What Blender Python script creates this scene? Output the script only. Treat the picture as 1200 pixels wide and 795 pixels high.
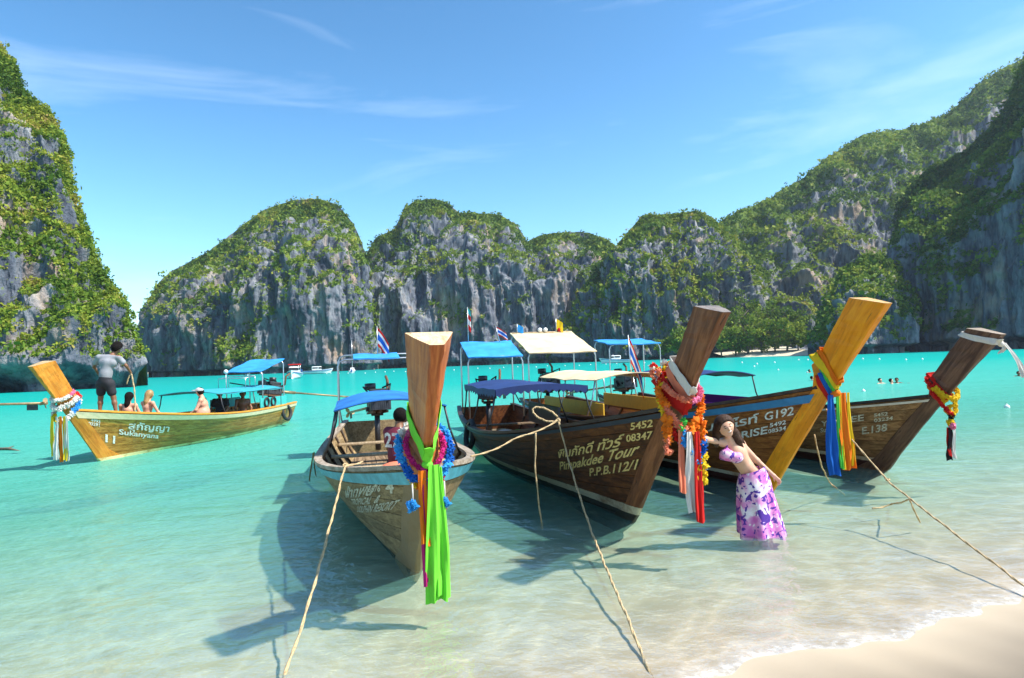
import bpy, bmesh, math, random
import numpy as np
from mathutils import Vector, Matrix, Quaternion
R = math.radians
random.seed(7); rng = np.random.default_rng(7)
for o in list(bpy.data.objects): bpy.data.objects.remove(o)
scn = bpy.context.scene
COL = scn.collection

# ---------------------------------------------------------------- camera
F_PX, W_PX, H_PX = 760.0, 1200.0, 795.0
CAM_H = 1.95
PITCH, ROLL = R(1.9), R(-2.05)
cam_data = bpy.data.cameras.new('camera'); cam = bpy.data.objects.new('camera', cam_data); COL.objects.link(cam)
cam_data.sensor_width = 36.0; cam_data.lens = F_PX / W_PX * 36.0
cam_data.clip_start = 0.05; cam_data.clip_end = 9000
CAM_M = Matrix.Rotation(R(90) + PITCH, 3, 'X') @ Matrix.Rotation(ROLL, 3, 'Z')
cam.matrix_world = Matrix.Translation((0, 0, CAM_H)) @ CAM_M.to_4x4()
scn.camera = cam
scn.render.resolution_x = 1024; scn.render.resolution_y = 678

# ---------------------------------------------------------------- sky and sun
SUN_EL, SUN_AZ = R(52), R(106)
world = bpy.data.worlds.new('World'); scn.world = world; world.use_nodes = True
wn = world.node_tree.nodes; wl = world.node_tree.links; wn.clear()
w_out = wn.new('ShaderNodeOutputWorld'); w_bg = wn.new('ShaderNodeBackground')
w_sky = wn.new('ShaderNodeTexSky'); w_sky.sky_type = 'NISHITA'; w_sky.sun_disc = False
w_sky.sun_elevation = SUN_EL; w_sky.sun_rotation = SUN_AZ
w_sky.air_density = 1.0; w_sky.dust_density = 0.6; w_sky.ozone_density = 2.2
w_tc = wn.new('ShaderNodeTexCoord')
w_map = wn.new('ShaderNodeMapping'); w_map.inputs['Rotation'].default_value = (R(18), R(-30), R(52)); w_map.inputs['Scale'].default_value = (1.5, 2.0, 7.5)
w_no = wn.new('ShaderNodeTexNoise'); w_no.inputs['Scale'].default_value = 1.45; w_no.inputs['Detail'].default_value = 9; w_no.inputs['Roughness'].default_value = 0.56
w_no.inputs['Distortion'].default_value = 0.6
w_rp = wn.new('ShaderNodeValToRGB'); w_rp.color_ramp.elements[0].position = 0.50; w_rp.color_ramp.elements[1].position = 0.86
w_rp.color_ramp.elements[1].color = (0.20, 0.20, 0.20, 1)
w_mix = wn.new('ShaderNodeMix'); w_mix.data_type = 'RGBA'; w_mix.inputs[7].default_value = (7.4, 7.9, 8.4, 1)
w_hsv = wn.new('ShaderNodeHueSaturation'); w_hsv.inputs['Hue'].default_value = 0.483; w_hsv.inputs['Saturation'].default_value = 1.12; w_hsv.inputs['Value'].default_value = 1.0
wl.new(w_tc.outputs['Generated'], w_map.inputs['Vector']); wl.new(w_map.outputs[0], w_no.inputs['Vector'])
wl.new(w_no.outputs['Fac'], w_rp.inputs[0]); wl.new(w_rp.outputs[0], w_mix.inputs[0])
wl.new(w_sky.outputs[0], w_hsv.inputs['Color']); w_dn = wn.new('ShaderNodeVectorMath'); w_dn.operation = 'MULTIPLY'; w_dn.inputs[1].default_value = (1 / 6.0,) * 3; w_gm = wn.new('ShaderNodeGamma'); w_gm.inputs[1].default_value = 1.42; w_up = wn.new('ShaderNodeVectorMath'); w_up.operation = 'MULTIPLY'; w_up.inputs[1].default_value = (5.6,) * 3
wl.new(w_hsv.outputs[0], w_dn.inputs[0]); wl.new(w_dn.outputs[0], w_gm.inputs[0]); wl.new(w_gm.outputs[0], w_up.inputs[0]); wl.new(w_up.outputs[0], w_mix.inputs[6])
wl.new(w_mix.outputs[2], w_bg.inputs[0]); wl.new(w_bg.outputs[0], w_out.inputs[0])
w_bg.inputs[1].default_value = 0.14
sun_data = bpy.data.lights.new('sun', 'SUN'); sun_data.energy = 3.8; sun_data.angle = R(1.4); sun_data.color = (1.0, 0.95, 0.86)
sun = bpy.data.objects.new('sun', sun_data); COL.objects.link(sun)
SUN_DIR = Vector((math.cos(SUN_EL) * math.sin(SUN_AZ), math.cos(SUN_EL) * math.cos(SUN_AZ), math.sin(SUN_EL)))
sun.rotation_euler = SUN_DIR.to_track_quat('Z', 'Y').to_euler()
vs = scn.view_settings; vs.view_transform = 'Standard'; vs.look = 'None'; vs.exposure = 1.2; vs.gamma = 1.0; vs.use_curve_mapping = False
scn.render.engine = 'CYCLES'
cy = scn.cycles; cy.use_denoising = True; cy.max_bounces = 8; cy.transparent_max_bounces = 12; cy.diffuse_bounces = 3
cy.caustics_reflective = False; cy.caustics_refractive = False; cy.sample_clamp_indirect = 4

# ---------------------------------------------------------------- pixel -> place
def ray(px, py):
    v = Vector(((px - W_PX / 2) / F_PX, -(py - H_PX / 2) / F_PX, -1.0))
    return CAM_M @ v
CAM_P = Vector((0, 0, CAM_H))
def at_z(px, py, z=0.0):
    d = ray(px, py); return CAM_P + d * ((z - CAM_H) / d.z)
def at_y(px, py, Y):
    d = ray(px, py); return CAM_P + d * (Y / d.y)
def project(p):
    q = CAM_M.transposed() @ (Vector(p) - CAM_P)
    return (W_PX / 2 - F_PX * q.x / q.z, H_PX / 2 + F_PX * q.y / q.z)

# ---------------------------------------------------------------- object helpers
def tag(o, label=None, cat=None, group=None, kind=None):
    if label: o['label'] = label
    if cat: o['category'] = cat
    if group: o['group'] = group
    if kind: o['kind'] = kind
    return o
def link(name, me, mat=None, parent=None, smooth=False):
    o = bpy.data.objects.new(name, me); COL.objects.link(o)
    if mat is not None:
        me.materials.clear()
        for m in (mat if isinstance(mat, (list, tuple)) else [mat]): me.materials.append(m)
    if parent is not None: o.parent = parent
    if smooth: me.polygons.foreach_set('use_smooth', [True] * len(me.polygons))
    return o
def empty(name, loc=(0, 0, 0), rz=0.0):
    o = bpy.data.objects.new(name, None); COL.objects.link(o); o.location = loc; o.rotation_euler = (0, 0, rz)
    o.empty_display_size = 0.2
    return o
def mesh_np(name, V, Fq, smooth=True):
    """V (n,3), Fq (m,4) or (m,3) numpy -> mesh"""
    me = bpy.data.meshes.new(name); V = np.asarray(V, np.float32); Fq = np.asarray(Fq, np.int32)
    k = Fq.shape[1]; m = len(Fq)
    me.vertices.add(len(V)); me.vertices.foreach_set('co', V.ravel())
    me.loops.add(m * k); me.loops.foreach_set('vertex_index', Fq.ravel())
    me.polygons.add(m); me.polygons.foreach_set('loop_start', np.arange(0, m * k, k, dtype=np.int32))
    if smooth: me.polygons.foreach_set('use_smooth', np.ones(m, bool))
    me.update(calc_edges=True); me.validate()
    return me
def fattr(me, name, vals):
    a = me.attributes.new(name, 'FLOAT', 'POINT'); a.data.foreach_set('value', np.asarray(vals, np.float32))
def grid_faces(nu, nv):
    i = np.arange(nu - 1)[:, None] * nv + np.arange(nv - 1)[None, :]
    i = i.ravel(); return np.stack([i, i + nv, i + nv + 1, i + 1], 1)

class MB:
    """collects shapes into one mesh"""
    def __init__(s): s.v = []; s.f = []; s.sm = []
    def add(s, vs_, fs_, smooth=False):
        n = len(s.v); s.v += [tuple(p) for p in vs_]; s.f += [tuple(i + n for i in f) for f in fs_]; s.sm += [smooth] * len(fs_); return s
    def box(s, c, d, rot=None, bev=0.0):
        c = Vector(c); hx, hy, hz = d[0] / 2, d[1] / 2, d[2] / 2
        M = rot if rot is not None else Matrix.Identity(3)
        if bev > 0:
            b = min(bev, hx * .45, hy * .45, hz * .45)
            bm = bmesh.new(); bmesh.ops.create_cube(bm, size=1)
            for v in bm.verts: v.co = Vector((v.co.x * 2 * hx, v.co.y * 2 * hy, v.co.z * 2 * hz))
            bmesh.ops.bevel(bm, geom=list(bm.edges), offset=b, segments=1, affect='EDGES')
            bm.verts.ensure_lookup_table(); bm.verts.index_update()
            s.add([c + M @ v.co for v in bm.verts], [[v.index for v in f.verts] for f in bm.faces]); bm.free(); return s
        P = [Vector((x, y, z)) for x in (-hx, hx) for y in (-hy, hy) for z in (-hz, hz)]
        return s.add([c + M @ p for p in P], [(0, 1, 3, 2), (4, 6, 7, 5), (0, 4, 5, 1), (2, 3, 7, 6), (0, 2, 6, 4), (1, 5, 7, 3)])
    def tube(s, pts, r, n=8, cap=True, closed=False):
        pts = [Vector(p) for p in pts]; m = len(pts)
        rs = r if isinstance(r, (list, tuple, np.ndarray)) else [r] * m
        vs_, fs_ = [], []
        prev = None
        for i, p in enumerate(pts):
            if closed: t = pts[(i + 1) % m] - pts[i - 1]
            else: t = pts[min(i + 1, m - 1)] - pts[max(i - 1, 0)]
            t = t.normalized() if t.length > 1e-9 else Vector((0, 0, 1))
            if prev is None: a = t.orthogonal().normalized()
            else:
                a = prev - t * prev.dot(t); a = a.normalized() if a.length > 1e-6 else t.orthogonal().normalized()
            prev = a; b = t.cross(a)
            for k in range(n):
                an = 2 * math.pi * k / n
                vs_.append(p + (a * math.cos(an) + b * math.sin(an)) * rs[i])
        for i in range(m if closed else m - 1):
            j = (i + 1) % m
            for k in range(n):
                k2 = (k + 1) % n
                fs_.append((i * n + k, i * n + k2, j * n + k2, j * n + k))
        s.add(vs_, fs_, True)
        if cap and not closed:
            n0 = len(s.v) - m * n
            s.f.append(tuple(n0 + k for k in reversed(range(n)))); s.f.append(tuple(n0 + (m - 1) * n + k for k in range(n))); s.sm += [False, False]
        return s
    def cyl(s, a, b, r, n=14): return s.tube([a, b], r, n)
    def ball(s, c, r, seg=10, rings=6, sc=(1, 1, 1), rot=None):
        c = Vector(c); vs_ = []; M = rot if rot is not None else Matrix.Identity(3)
        for i in range(rings + 1):
            th = math.pi * i / rings
            for k in range(seg):
                ph = 2 * math.pi * k / seg
                vs_.append(c + M @ Vector((r * sc[0] * math.sin(th) * math.cos(ph), r * sc[1] * math.sin(th) * math.sin(ph), r * sc[2] * math.cos(th))))
        fs_ = [(i * seg + k, (i + 1) * seg + k, (i + 1) * seg + (k + 1) % seg, i * seg + (k + 1) % seg) for i in range(rings) for k in range(seg)]
        return s.add(vs_, fs_, True)
    def torus(s, c, Rr, r, axis=(0, 0, 1), n=24, m=8, sc=(1, 1)):
        c = Vector(c); q = Vector((0, 0, 1)).rotation_difference(Vector(axis).normalized())
        return s.tube([c + q @ Vector((Rr * sc[0] * math.cos(2 * math.pi * i / n), Rr * sc[1] * math.sin(2 * math.pi * i / n), 0)) for i in range(n)], r, m, closed=True)
    def strip(s, rows, smooth=True):
        """rows: list of equal-length point lists -> skin"""
        n = len(rows[0]); vs_ = [p for r_ in rows for p in r_]
        return s.add(vs_, [(i * n + k, i * n + k + 1, (i + 1) * n + k + 1, (i + 1) * n + k) for i in range(len(rows) - 1) for k in range(n - 1)], smooth)
    def cloth(s, rows, th=0.006):
        """two-sided sheet of real thickness"""
        n = len(rows[0]); m = len(rows); P = [[Vector(p) for p in r_] for r_ in rows]; Q = []
        for i in range(m):
            q = []
            for k in range(n):
                du = P[i][min(k + 1, n - 1)] - P[i][max(k - 1, 0)]; dv = P[min(i + 1, m - 1)][k] - P[max(i - 1, 0)][k]
                nn = du.cross(dv); nn = nn.normalized() if nn.length > 1e-9 else Vector((0, 0, 1))
                q.append(P[i][k] + nn * th)
            Q.append(q)
        s.strip(P); s.strip([list(reversed(r_)) for r_ in Q])
        ring = lambda G: [G[0][k] for k in range(n)] + [G[i][n - 1] for i in range(1, m)] + [G[m - 1][k] for k in range(n - 2, -1, -1)] + [G[i][0] for i in range(m - 2, 0, -1)]
        a, b = ring(P), ring(Q); L = len(a)
        s.add(a + b, [(i, L + i, L + (i + 1) % L, (i + 1) % L) for i in range(L)], True); return s
    def build(s, name, mat, parent=None):
        me = bpy.data.meshes.new(name); me.from_pydata(s.v, [], s.f); me.polygons.foreach_set('use_smooth', s.sm); me.update()
        return link(name, me, mat, parent)

# ---------------------------------------------------------------- noise
_perm = np.tile(np.random.default_rng(3).permutation(256), 3)
_g = np.random.default_rng(5).normal(size=(256, 3)); _g /= np.linalg.norm(_g, axis=1)[:, None]
def pn(P):
    P = np.asarray(P, float); i = np.floor(P).astype(int); f = P - i; i &= 255
    u = f * f * f * (f * (f * 6 - 15) + 10); r = 0
    for dx in (0, 1):
        for dy in (0, 1):
            for dz in (0, 1):
                h = _perm[_perm[_perm[i[:, 0] + dx] + i[:, 1] + dy] + i[:, 2] + dz]
                d = (_g[h] * (f - np.array([dx, dy, dz]))).sum(1)
                w = (u[:, 0] if dx else 1 - u[:, 0]) * (u[:, 1] if dy else 1 - u[:, 1]) * (u[:, 2] if dz else 1 - u[:, 2])
                r = r + w * d
    return r * 1.6
def fbm(P, o=4, g=0.5, lac=2.03):
    a = 1.0; r = 0; P = np.asarray(P, float)
    for k in range(o): r = r + a * pn(P + 17.3 * k); a *= g; P = P * lac
    return r
def ridged(P, o=4, g=0.5):
    a = 1.0; r = 0; P = np.asarray(P, float)
    for k in range(o): r = r + a * (1 - 2 * np.abs(pn(P + 31.7 * k))); a *= g; P = P * 2.07
    return r
def sstep(a, b, x):
    t = np.clip((np.asarray(x, float) - a) / (b - a), 0, 1); return t * t * (3 - 2 * t)

# ---------------------------------------------------------------- materials
class NT:
    def __init__(s, name):
        s.m = bpy.data.materials.new(name); s.m.use_nodes = True; s.t = s.m.node_tree; s.n = s.t.nodes; s.l = s.t.links
        s.n.clear(); s.out = s.n.new('ShaderNodeOutputMaterial')
    def new(s, typ, **kw):
        nd = s.n.new(typ)
        for k, v in kw.items():
            if k.startswith('_'): setattr(nd, k[1:], v)
            else: nd.inputs[k.replace('__', ' ')].default_value = v
        return nd
    def math(s, op, a, b=None, c=None, clamp=False):
        nd = s.n.new('ShaderNodeMath'); nd.operation = op; nd.use_clamp = clamp
        for i, x in enumerate((a, b, c)):
            if x is None: continue
            if isinstance(x, (int, float)): nd.inputs[i].default_value = x
            else: s.l.new(x, nd.inputs[i])
        return nd.outputs[0]
    def mix(s, fac, a, b, blend='MIX'):
        nd = s.n.new('ShaderNodeMix'); nd.data_type = 'RGBA'; nd.blend_type = blend
        for idx, x in ((0, fac), (6, a), (7, b)):
            if isinstance(x, (int, float)): nd.inputs[idx].default_value = x
            elif isinstance(x, tuple): nd.inputs[idx].default_value = x if len(x) == 4 else (*x, 1)
            else: s.l.new(x, nd.inputs[idx])
        return nd.outputs[2]
    def ramp(s, fac, stops):
        nd = s.n.new('ShaderNodeValToRGB'); cr = nd.color_ramp
        while len(cr.elements) > len(stops): cr.elements.remove(cr.elements[-1])
        while len(cr.elements) < len(stops): cr.elements.new(0.5)
        for e, (p, c) in zip(cr.elements, stops): e.position = p; e.color = c if len(c) == 4 else (*c, 1)
        s.l.new(fac, nd.inputs[0]); return nd.outputs[0]
    def coord(s, kind='Object', scale=(1, 1, 1), rot=(0, 0, 0)):
        tc = s.n.new('ShaderNodeTexCoord'); mp = s.n.new('ShaderNodeMapping'); mp.inputs['Scale'].default_value = scale; mp.inputs['Rotation'].default_value = rot
        s.l.new(tc.outputs[kind], mp.inputs[0]); return mp.outputs[0]
    def noise(s, vec, scale=5, detail=4, rough=0.55, dist=0.0):
        nd = s.new('ShaderNodeTexNoise', Scale=scale, Detail=detail, Roughness=rough, Distortion=dist)
        if vec is not None: s.l.new(vec, nd.inputs['Vector'])
        return nd.outputs['Fac']
    def attr(s, name):
        nd = s.n.new('ShaderNodeAttribute'); nd.attribute_name = name; return nd.outputs['Fac']
    def bump(s, h, strength=0.3, dist=0.02):
        nd = s.new('ShaderNodeBump', Strength=strength, Distance=dist); s.l.new(h, nd.inputs['Height']); return nd.outputs[0]
    def bsdf(s, color, rough=0.6, metal=0.0, normal=None, spec=0.5, **kw):
        nd = s.n.new('ShaderNodeBsdfPrincipled')
        if isinstance(color, tuple): nd.inputs['Base Color'].default_value = color if len(color) == 4 else (*color, 1)
        else: s.l.new(color, nd.inputs['Base Color'])
        if isinstance(rough, (int, float)): nd.inputs['Roughness'].default_value = rough
        else: s.l.new(rough, nd.inputs['Roughness'])
        nd.inputs['Metallic'].default_value = metal; nd.inputs['Specular IOR Level'].default_value = spec
        if normal is not None: s.l.new(normal, nd.inputs['Normal'])
        for k, v in kw.items(): nd.inputs[k.replace('__', ' ')].default_value = v
        return nd.outputs[0]
    def done(s, sh): s.l.new(sh, s.out.inputs['Surface']); return s.m
_mc = {}
def flat(name, c, rough=0.55, metal=0.0, var=0.25, scale=9.0, bump=0.0, spec=0.5):
    """plain paint / cloth / metal with uneven tone"""
    if name in _mc: return _mc[name]
    t = NT(name); co = t.coord('Object'); n = t.noise(co, scale, 5, 0.6)
    lo = tuple(max(0, x * (1 - var)) for x in c); hi = tuple(min(1, x * (1 + var * .6)) for x in c)
    col = t.ramp(n, [(0.3, lo), (0.7, hi)])
    nr = t.bump(n, bump, 0.01) if bump else None
    _mc[name] = t.done(t.bsdf(col, rough, metal, nr, spec)); return _mc[name]
# ================================================================ SETTING: beach, sea
SH_P, SH_N = np.array([2.45, 4.45]), np.array([-0.40, 0.9165])      # shoreline point and seaward direction
def shore(x, y):
    x = np.asarray(x, float); y = np.asarray(y, float)
    s = (x - SH_P[0]) * SH_N[0] + (y - SH_P[1]) * SH_N[1]
    a = (x - SH_P[0]) * SH_N[1] - (y - SH_P[1]) * SH_N[0]
    w = 0.10 * np.sin(a * 1.7 + 0.6) + 0.05 * np.sin(a * 4.1 + 2) + 0.025 * np.sin(a * 9.3) + 0.03 * np.sin(a*14.7+1)
    return s + w * np.exp(-np.abs(s) / 2.0)
def bed_z(x, y):
    s = shore(x, y)
    sea_ = -(0.062 * np.minimum(s, 6) + 0.085 * np.clip(s - 6, 0, 14) + 0.035 * np.clip(s - 20, 0, 60) + 0.01 * np.clip(s - 80, 0, 200))
    land = 0.075 * np.minimum(-s, 12) + 0.02 * np.clip(-s - 12, 0, 100)
    return np.where(s > 0, sea_, land)
def polar(r0, r1, nr, na, a0=-190, a1=190, rr=None):
    rr = np.geomspace(r0, r1, nr) if rr is None else rr; aa = np.radians(np.linspace(a0, a1, na))
    A, Rr = np.meshgrid(aa, rr, indexing='ij'); return (Rr * np.sin(A)).ravel(), (Rr * np.cos(A)).ravel()
NR, NA = 300, 420
x, y = polar(0, 0, NR, NA, -180, 180, np.r_[np.geomspace(0.4, 2.9, 20), np.linspace(3, 14, 160), np.geomspace(14.2, 2500, 120)])
P2 = np.stack([x, y, 0 * x], 1)
zz = bed_z(x, y)
rip = (0.018 * pn(P2 * 1.7) + 0.012 * pn(P2 * np.array([2.6, 4.4, 1])) + 0.012 * ridged(P2 * np.array([1.3, 2.2, 1]) + 3, 2)) * np.exp(-np.hypot(x, y) / 25) * sstep(-0.3, 1.0, shore(x, y))
me = mesh_np('beach', np.stack([x, y, zz + rip], 1), grid_faces(NA, NR)[:, ::-1])
t = NT('sand'); co = t.coord('Object')
n1 = t.noise(co, 1.3, 5, 0.6); n2 = t.noise(co, 260, 2, 0.6); n3 = t.noise(co, 30, 4, 0.6)
geo = t.n.new('ShaderNodeNewGeometry'); sx = t.n.new('ShaderNodeSeparateXYZ'); t.l.new(geo.outputs['Position'], sx.inputs[0])
wet = t.ramp(t.math('ADD', sx.outputs['Z'], t.math('MULTIPLY', n1, 0.03)), [(0.0, (0, 0, 0)), (0.085, (1, 1, 1))])
col = t.mix(n1, (0.53, 0.42, 0.285), (0.64, 0.525, 0.375))
col = t.mix(t.math('MULTIPLY', n2, 0.35), col, (0.42, 0.34, 0.23))
dry = t.mix(n1, (0.118, 0.095, 0.068), (0.138, 0.112, 0.082))
dry = t.mix(t.math('MULTIPLY', n2, 0.3), dry, (0.10, 0.078, 0.054))
col = t.mix(wet, col, dry)
rgh = t.math('ADD', t.math('MULTIPLY', wet, 0.35), 0.45)
beach = link('beach', me, t.done(t.bsdf(col, rgh, 0, t.bump(t.math('ADD', t.math('MULTIPLY', n3, 0.7), n2), 0.25, 0.004), spec=0.35)))
tag(beach, 'pale sand beach running down under the shallow water', 'beach', kind='structure')

# the sea: thin transmissive film whose tint and milkiness follow the depth below it
x, y = polar(2.2, 2450, NR, NA, -180, 180)
depth = -bed_z(x, y)
lift = (0.010 * pn(np.stack([x * .8, y * .8, 0 * x], 1)) + 0.004 * pn(np.stack([x * 2.3, y * 2.3, 0 * x + 5], 1))) * sstep(0.02, 0.3, depth)
me = mesh_np('sea', np.stack([x, y, lift], 1), grid_faces(NA, NR)[:, ::-1])
fattr(me, 'depth', depth)
t = NT('sea_water')
d = t.math('MAXIMUM', t.attr('depth'), 0.0)
def ex(k): return t.math('POWER', 2.71828, t.math('MULTIPLY', d, -k))
cmb = t.n.new('ShaderNodeCombineColor')
for i, k in enumerate((0.88, 0.035, 0.15)): t.l.new(ex(k), cmb.inputs[i])
co = t.coord('Object'); cw = t.coord('Object', (0.75, 1.0, 1), (0, 0, R(-24)))
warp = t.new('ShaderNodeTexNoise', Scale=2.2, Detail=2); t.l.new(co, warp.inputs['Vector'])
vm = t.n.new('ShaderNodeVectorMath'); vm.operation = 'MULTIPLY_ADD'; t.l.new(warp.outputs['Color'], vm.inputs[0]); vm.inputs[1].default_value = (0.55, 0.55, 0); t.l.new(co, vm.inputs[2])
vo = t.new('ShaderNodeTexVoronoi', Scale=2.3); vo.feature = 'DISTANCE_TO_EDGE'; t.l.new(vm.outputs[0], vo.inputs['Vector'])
caustic = t.ramp(vo.outputs['Distance'], [(0.0, (1, 1, 1)), (0.07, (0.92, 0.92, 0.92)), (0.22, (0.86, 0.86, 0.86)), (0.5, (0.80, 0.80, 0.80))])  # bright caustic net painted into the film's transmission colour
tr_col = t.mix(1.0, cmb.outputs[0], caustic, 'MULTIPLY')
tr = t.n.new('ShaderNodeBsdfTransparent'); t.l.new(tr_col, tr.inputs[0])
w1 = t.noise(cw, 2.6, 4, 0.55, 0.4); w2 = t.noise(t.coord('Object', (0.25, 1.0, 1), (0, 0, R(-10))), 0.9, 3, 0.5); w3 = t.noise(cw, 11, 3, 0.5)
hh = t.math('ADD', t.math('ADD', t.math('MULTIPLY', w1, 0.35), t.math('MULTIPLY', w2, 0.8)), t.math('MULTIPLY', w3, 0.16))
nrm = t.bump(hh, 1.0, 0.26)
lw = t.noise(t.coord('Object', (0.03, 0.07, 1)), 1.0, 4, 0.6)
scat = t.ramp(t.math('DIVIDE', d, 5.0), [(0.0, (0.36, 0.76, 0.61)), (0.16, (0.17, 0.68, 0.52)), (0.55, (0.008, 0.45, 0.36)), (1.0, (0.003, 0.31, 0.28))])
scat = t.mix(t.math('MULTIPLY', lw, 0.35), scat, (0.0, 0.30, 0.30))
df = t.n.new('ShaderNodeBsdfDiffuse'); t.l.new(scat, df.inputs[0]); t.l.new(nrm, df.inputs['Normal'])
al = t.math('SUBTRACT', 1.0, ex(0.85))
ms = t.n.new('ShaderNodeMixShader'); t.l.new(al, ms.inputs[0]); t.l.new(tr.outputs[0], ms.inputs[1]); t.l.new(df.outputs[0], ms.inputs[2])
gl = t.n.new('ShaderNodeBsdfGlossy'); gl.inputs['Roughness'].default_value = 0.09; t.l.new(nrm, gl.inputs['Normal'])
fr = t.new('ShaderNodeFresnel', IOR=1.33); t.l.new(nrm, fr.inputs['Normal'])
ff = t.math('MULTIPLY', fr.outputs[0], 0.28)
ms2 = t.n.new('ShaderNodeMixShader'); t.l.new(ff, ms2.inputs[0]); t.l.new(ms.outputs[0], ms2.inputs[1]); t.l.new(gl.outputs[0], ms2.inputs[2])
fn = t.noise(t.coord('Object', (1, 1, 1)), 14, 5, 0.7)
fo = t.math('MULTIPLY', t.ramp(t.math('ADD', t.math('DIVIDE', d, 0.022), t.math('MULTIPLY', t.math('SUBTRACT', fn, 0.5), 1.6)), [(0.0, (1, 1, 1)), (0.35, (0.3, .3, .3)), (0.8, (0, 0, 0))]), 0.45)
fd = t.new('ShaderNodeBsdfDiffuse', Color=(0.82, 0.80, 0.74, 1))
ms3 = t.n.new('ShaderNodeMixShader'); t.l.new(fo, ms3.inputs[0]); t.l.new(ms2.outputs[0], ms3.inputs[1]); t.l.new(fd.outputs[0], ms3.inputs[2])
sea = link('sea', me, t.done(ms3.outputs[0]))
tag(sea, 'clear turquoise sea turning pale green over the sand', 'sea', kind='structure')

# ================================================================ SETTING: limestone cliffs
t = NT('limestone')
co = t.coord('Object'); st = t.coord('Object', (1, 1, 0.10)); st2 = t.coord('Object', (1, 1, 0.22))
a1 = t.noise(st, 0.12, 6, 0.62, 0.5); a2 = t.noise(st2, 0.55, 5, 0.6, 0.3); a3 = t.noise(co, 0.045, 4, 0.6); a4 = t.noise(co, 1.6, 5, 0.65)
base = t.ramp(a1, [(0.28, (0.04, 0.05, 0.075)), (0.44, (0.12, 0.135, 0.165)), (0.58, (0.235, 0.245, 0.265)), (0.76, (0.46, 0.43, 0.38))])
streak = t.ramp(a2, [(0.35, (0.22, 0.24, 0.29)), (0.52, (0.85, 0.86, 0.88)), (0.7, (1.3, 1.28, 1.22))])
base = t.mix(0.9, base, streak, 'MULTIPLY')
ochre = t.math('MULTIPLY', t.ramp(t.math('ADD', t.math('MULTIPLY', a3, 0.6), t.math('MULTIPLY', a1, 0.4)), [(0.53, (0, 0, 0)), (0.64, (1, 1, 1))]), 0.55)
base = t.mix(ochre, base, (0.48, 0.30, 0.16))
veg = t.attr('veg')
vg = t.ramp(t.math('ADD', veg, t.math('MULTIPLY', t.math('SUBTRACT', a4, 0.5), 0.9)), [(0.42, (0, 0, 0)), (0.56, (1, 1, 1))])
gcol = t.ramp(t.noise(co, 0.22, 5, 0.65), [(0.3, (0.03, 0.065, 0.012)), (0.5, (0.10, 0.155, 0.022)), (0.68, (0.22, 0.25, 0.045)), (0.8, (0.30, 0.24, 0.09))])
col = t.mix(vg, base, gcol)
ROCK = t.done(t.bsdf(col, 0.9, 0, t.bump(t.math('ADD', t.math('MULTIPLY', a2, 1.0), t.math('MULTIPLY', a4, 0.5)), 0.8, 1.2), spec=0.15))
t = NT('cliff_foliage'); lv = t.attr('tone')
lc = t.ramp(lv, [(0.0, (0.028, 0.068, 0.012)), (0.30, (0.075, 0.15, 0.018)), (0.60, (0.19, 0.27, 0.026)), (0.85, (0.32, 0.34, 0.04)), (1.0, (0.34, 0.26, 0.08))])
bs = t.bsdf(lc, 0.75, 0, spec=0.2); tl = t.n.new('ShaderNodeBsdfTranslucent'); t.l.new(lc, tl.inputs[0])
mm = t.new('ShaderNodeMixShader', Fac=0.34); t.l.new(bs, mm.inputs[1]); t.l.new(tl.outputs[0], mm.inputs[2])
FOLI = t.done(mm.outputs[0])

def leaf_quads(C, size, tone, flatten=0.75):
    """C (n,3) centres, size (n,), tone (n,) -> mesh of crossed leaf-clump faces"""
    n = len(C); a = rng.normal(size=(n, 3)); a /= np.linalg.norm(a, axis=1)[:, None]
    b = rng.normal(size=(n, 3)); b -= a * (a * b).sum(1)[:, None]; b /= np.linalg.norm(b, axis=1)[:, None]
    s = size[:, None] * .5; asp = rng.uniform(.55, 1.0, (n, 1))
    V = np.stack([C - a * s, C + b * s * asp * .8 - a * s * .2, C + a * s * 1.05, C - b * s * asp + a * s * .15], 1).reshape(-1, 3)
    me = mesh_np('foliage', V, np.arange(4 * n).reshape(-1, 4), smooth=False)
    fattr(me, 'tone', np.repeat(np.clip(tone, 0, 1), 4)); return me

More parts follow.
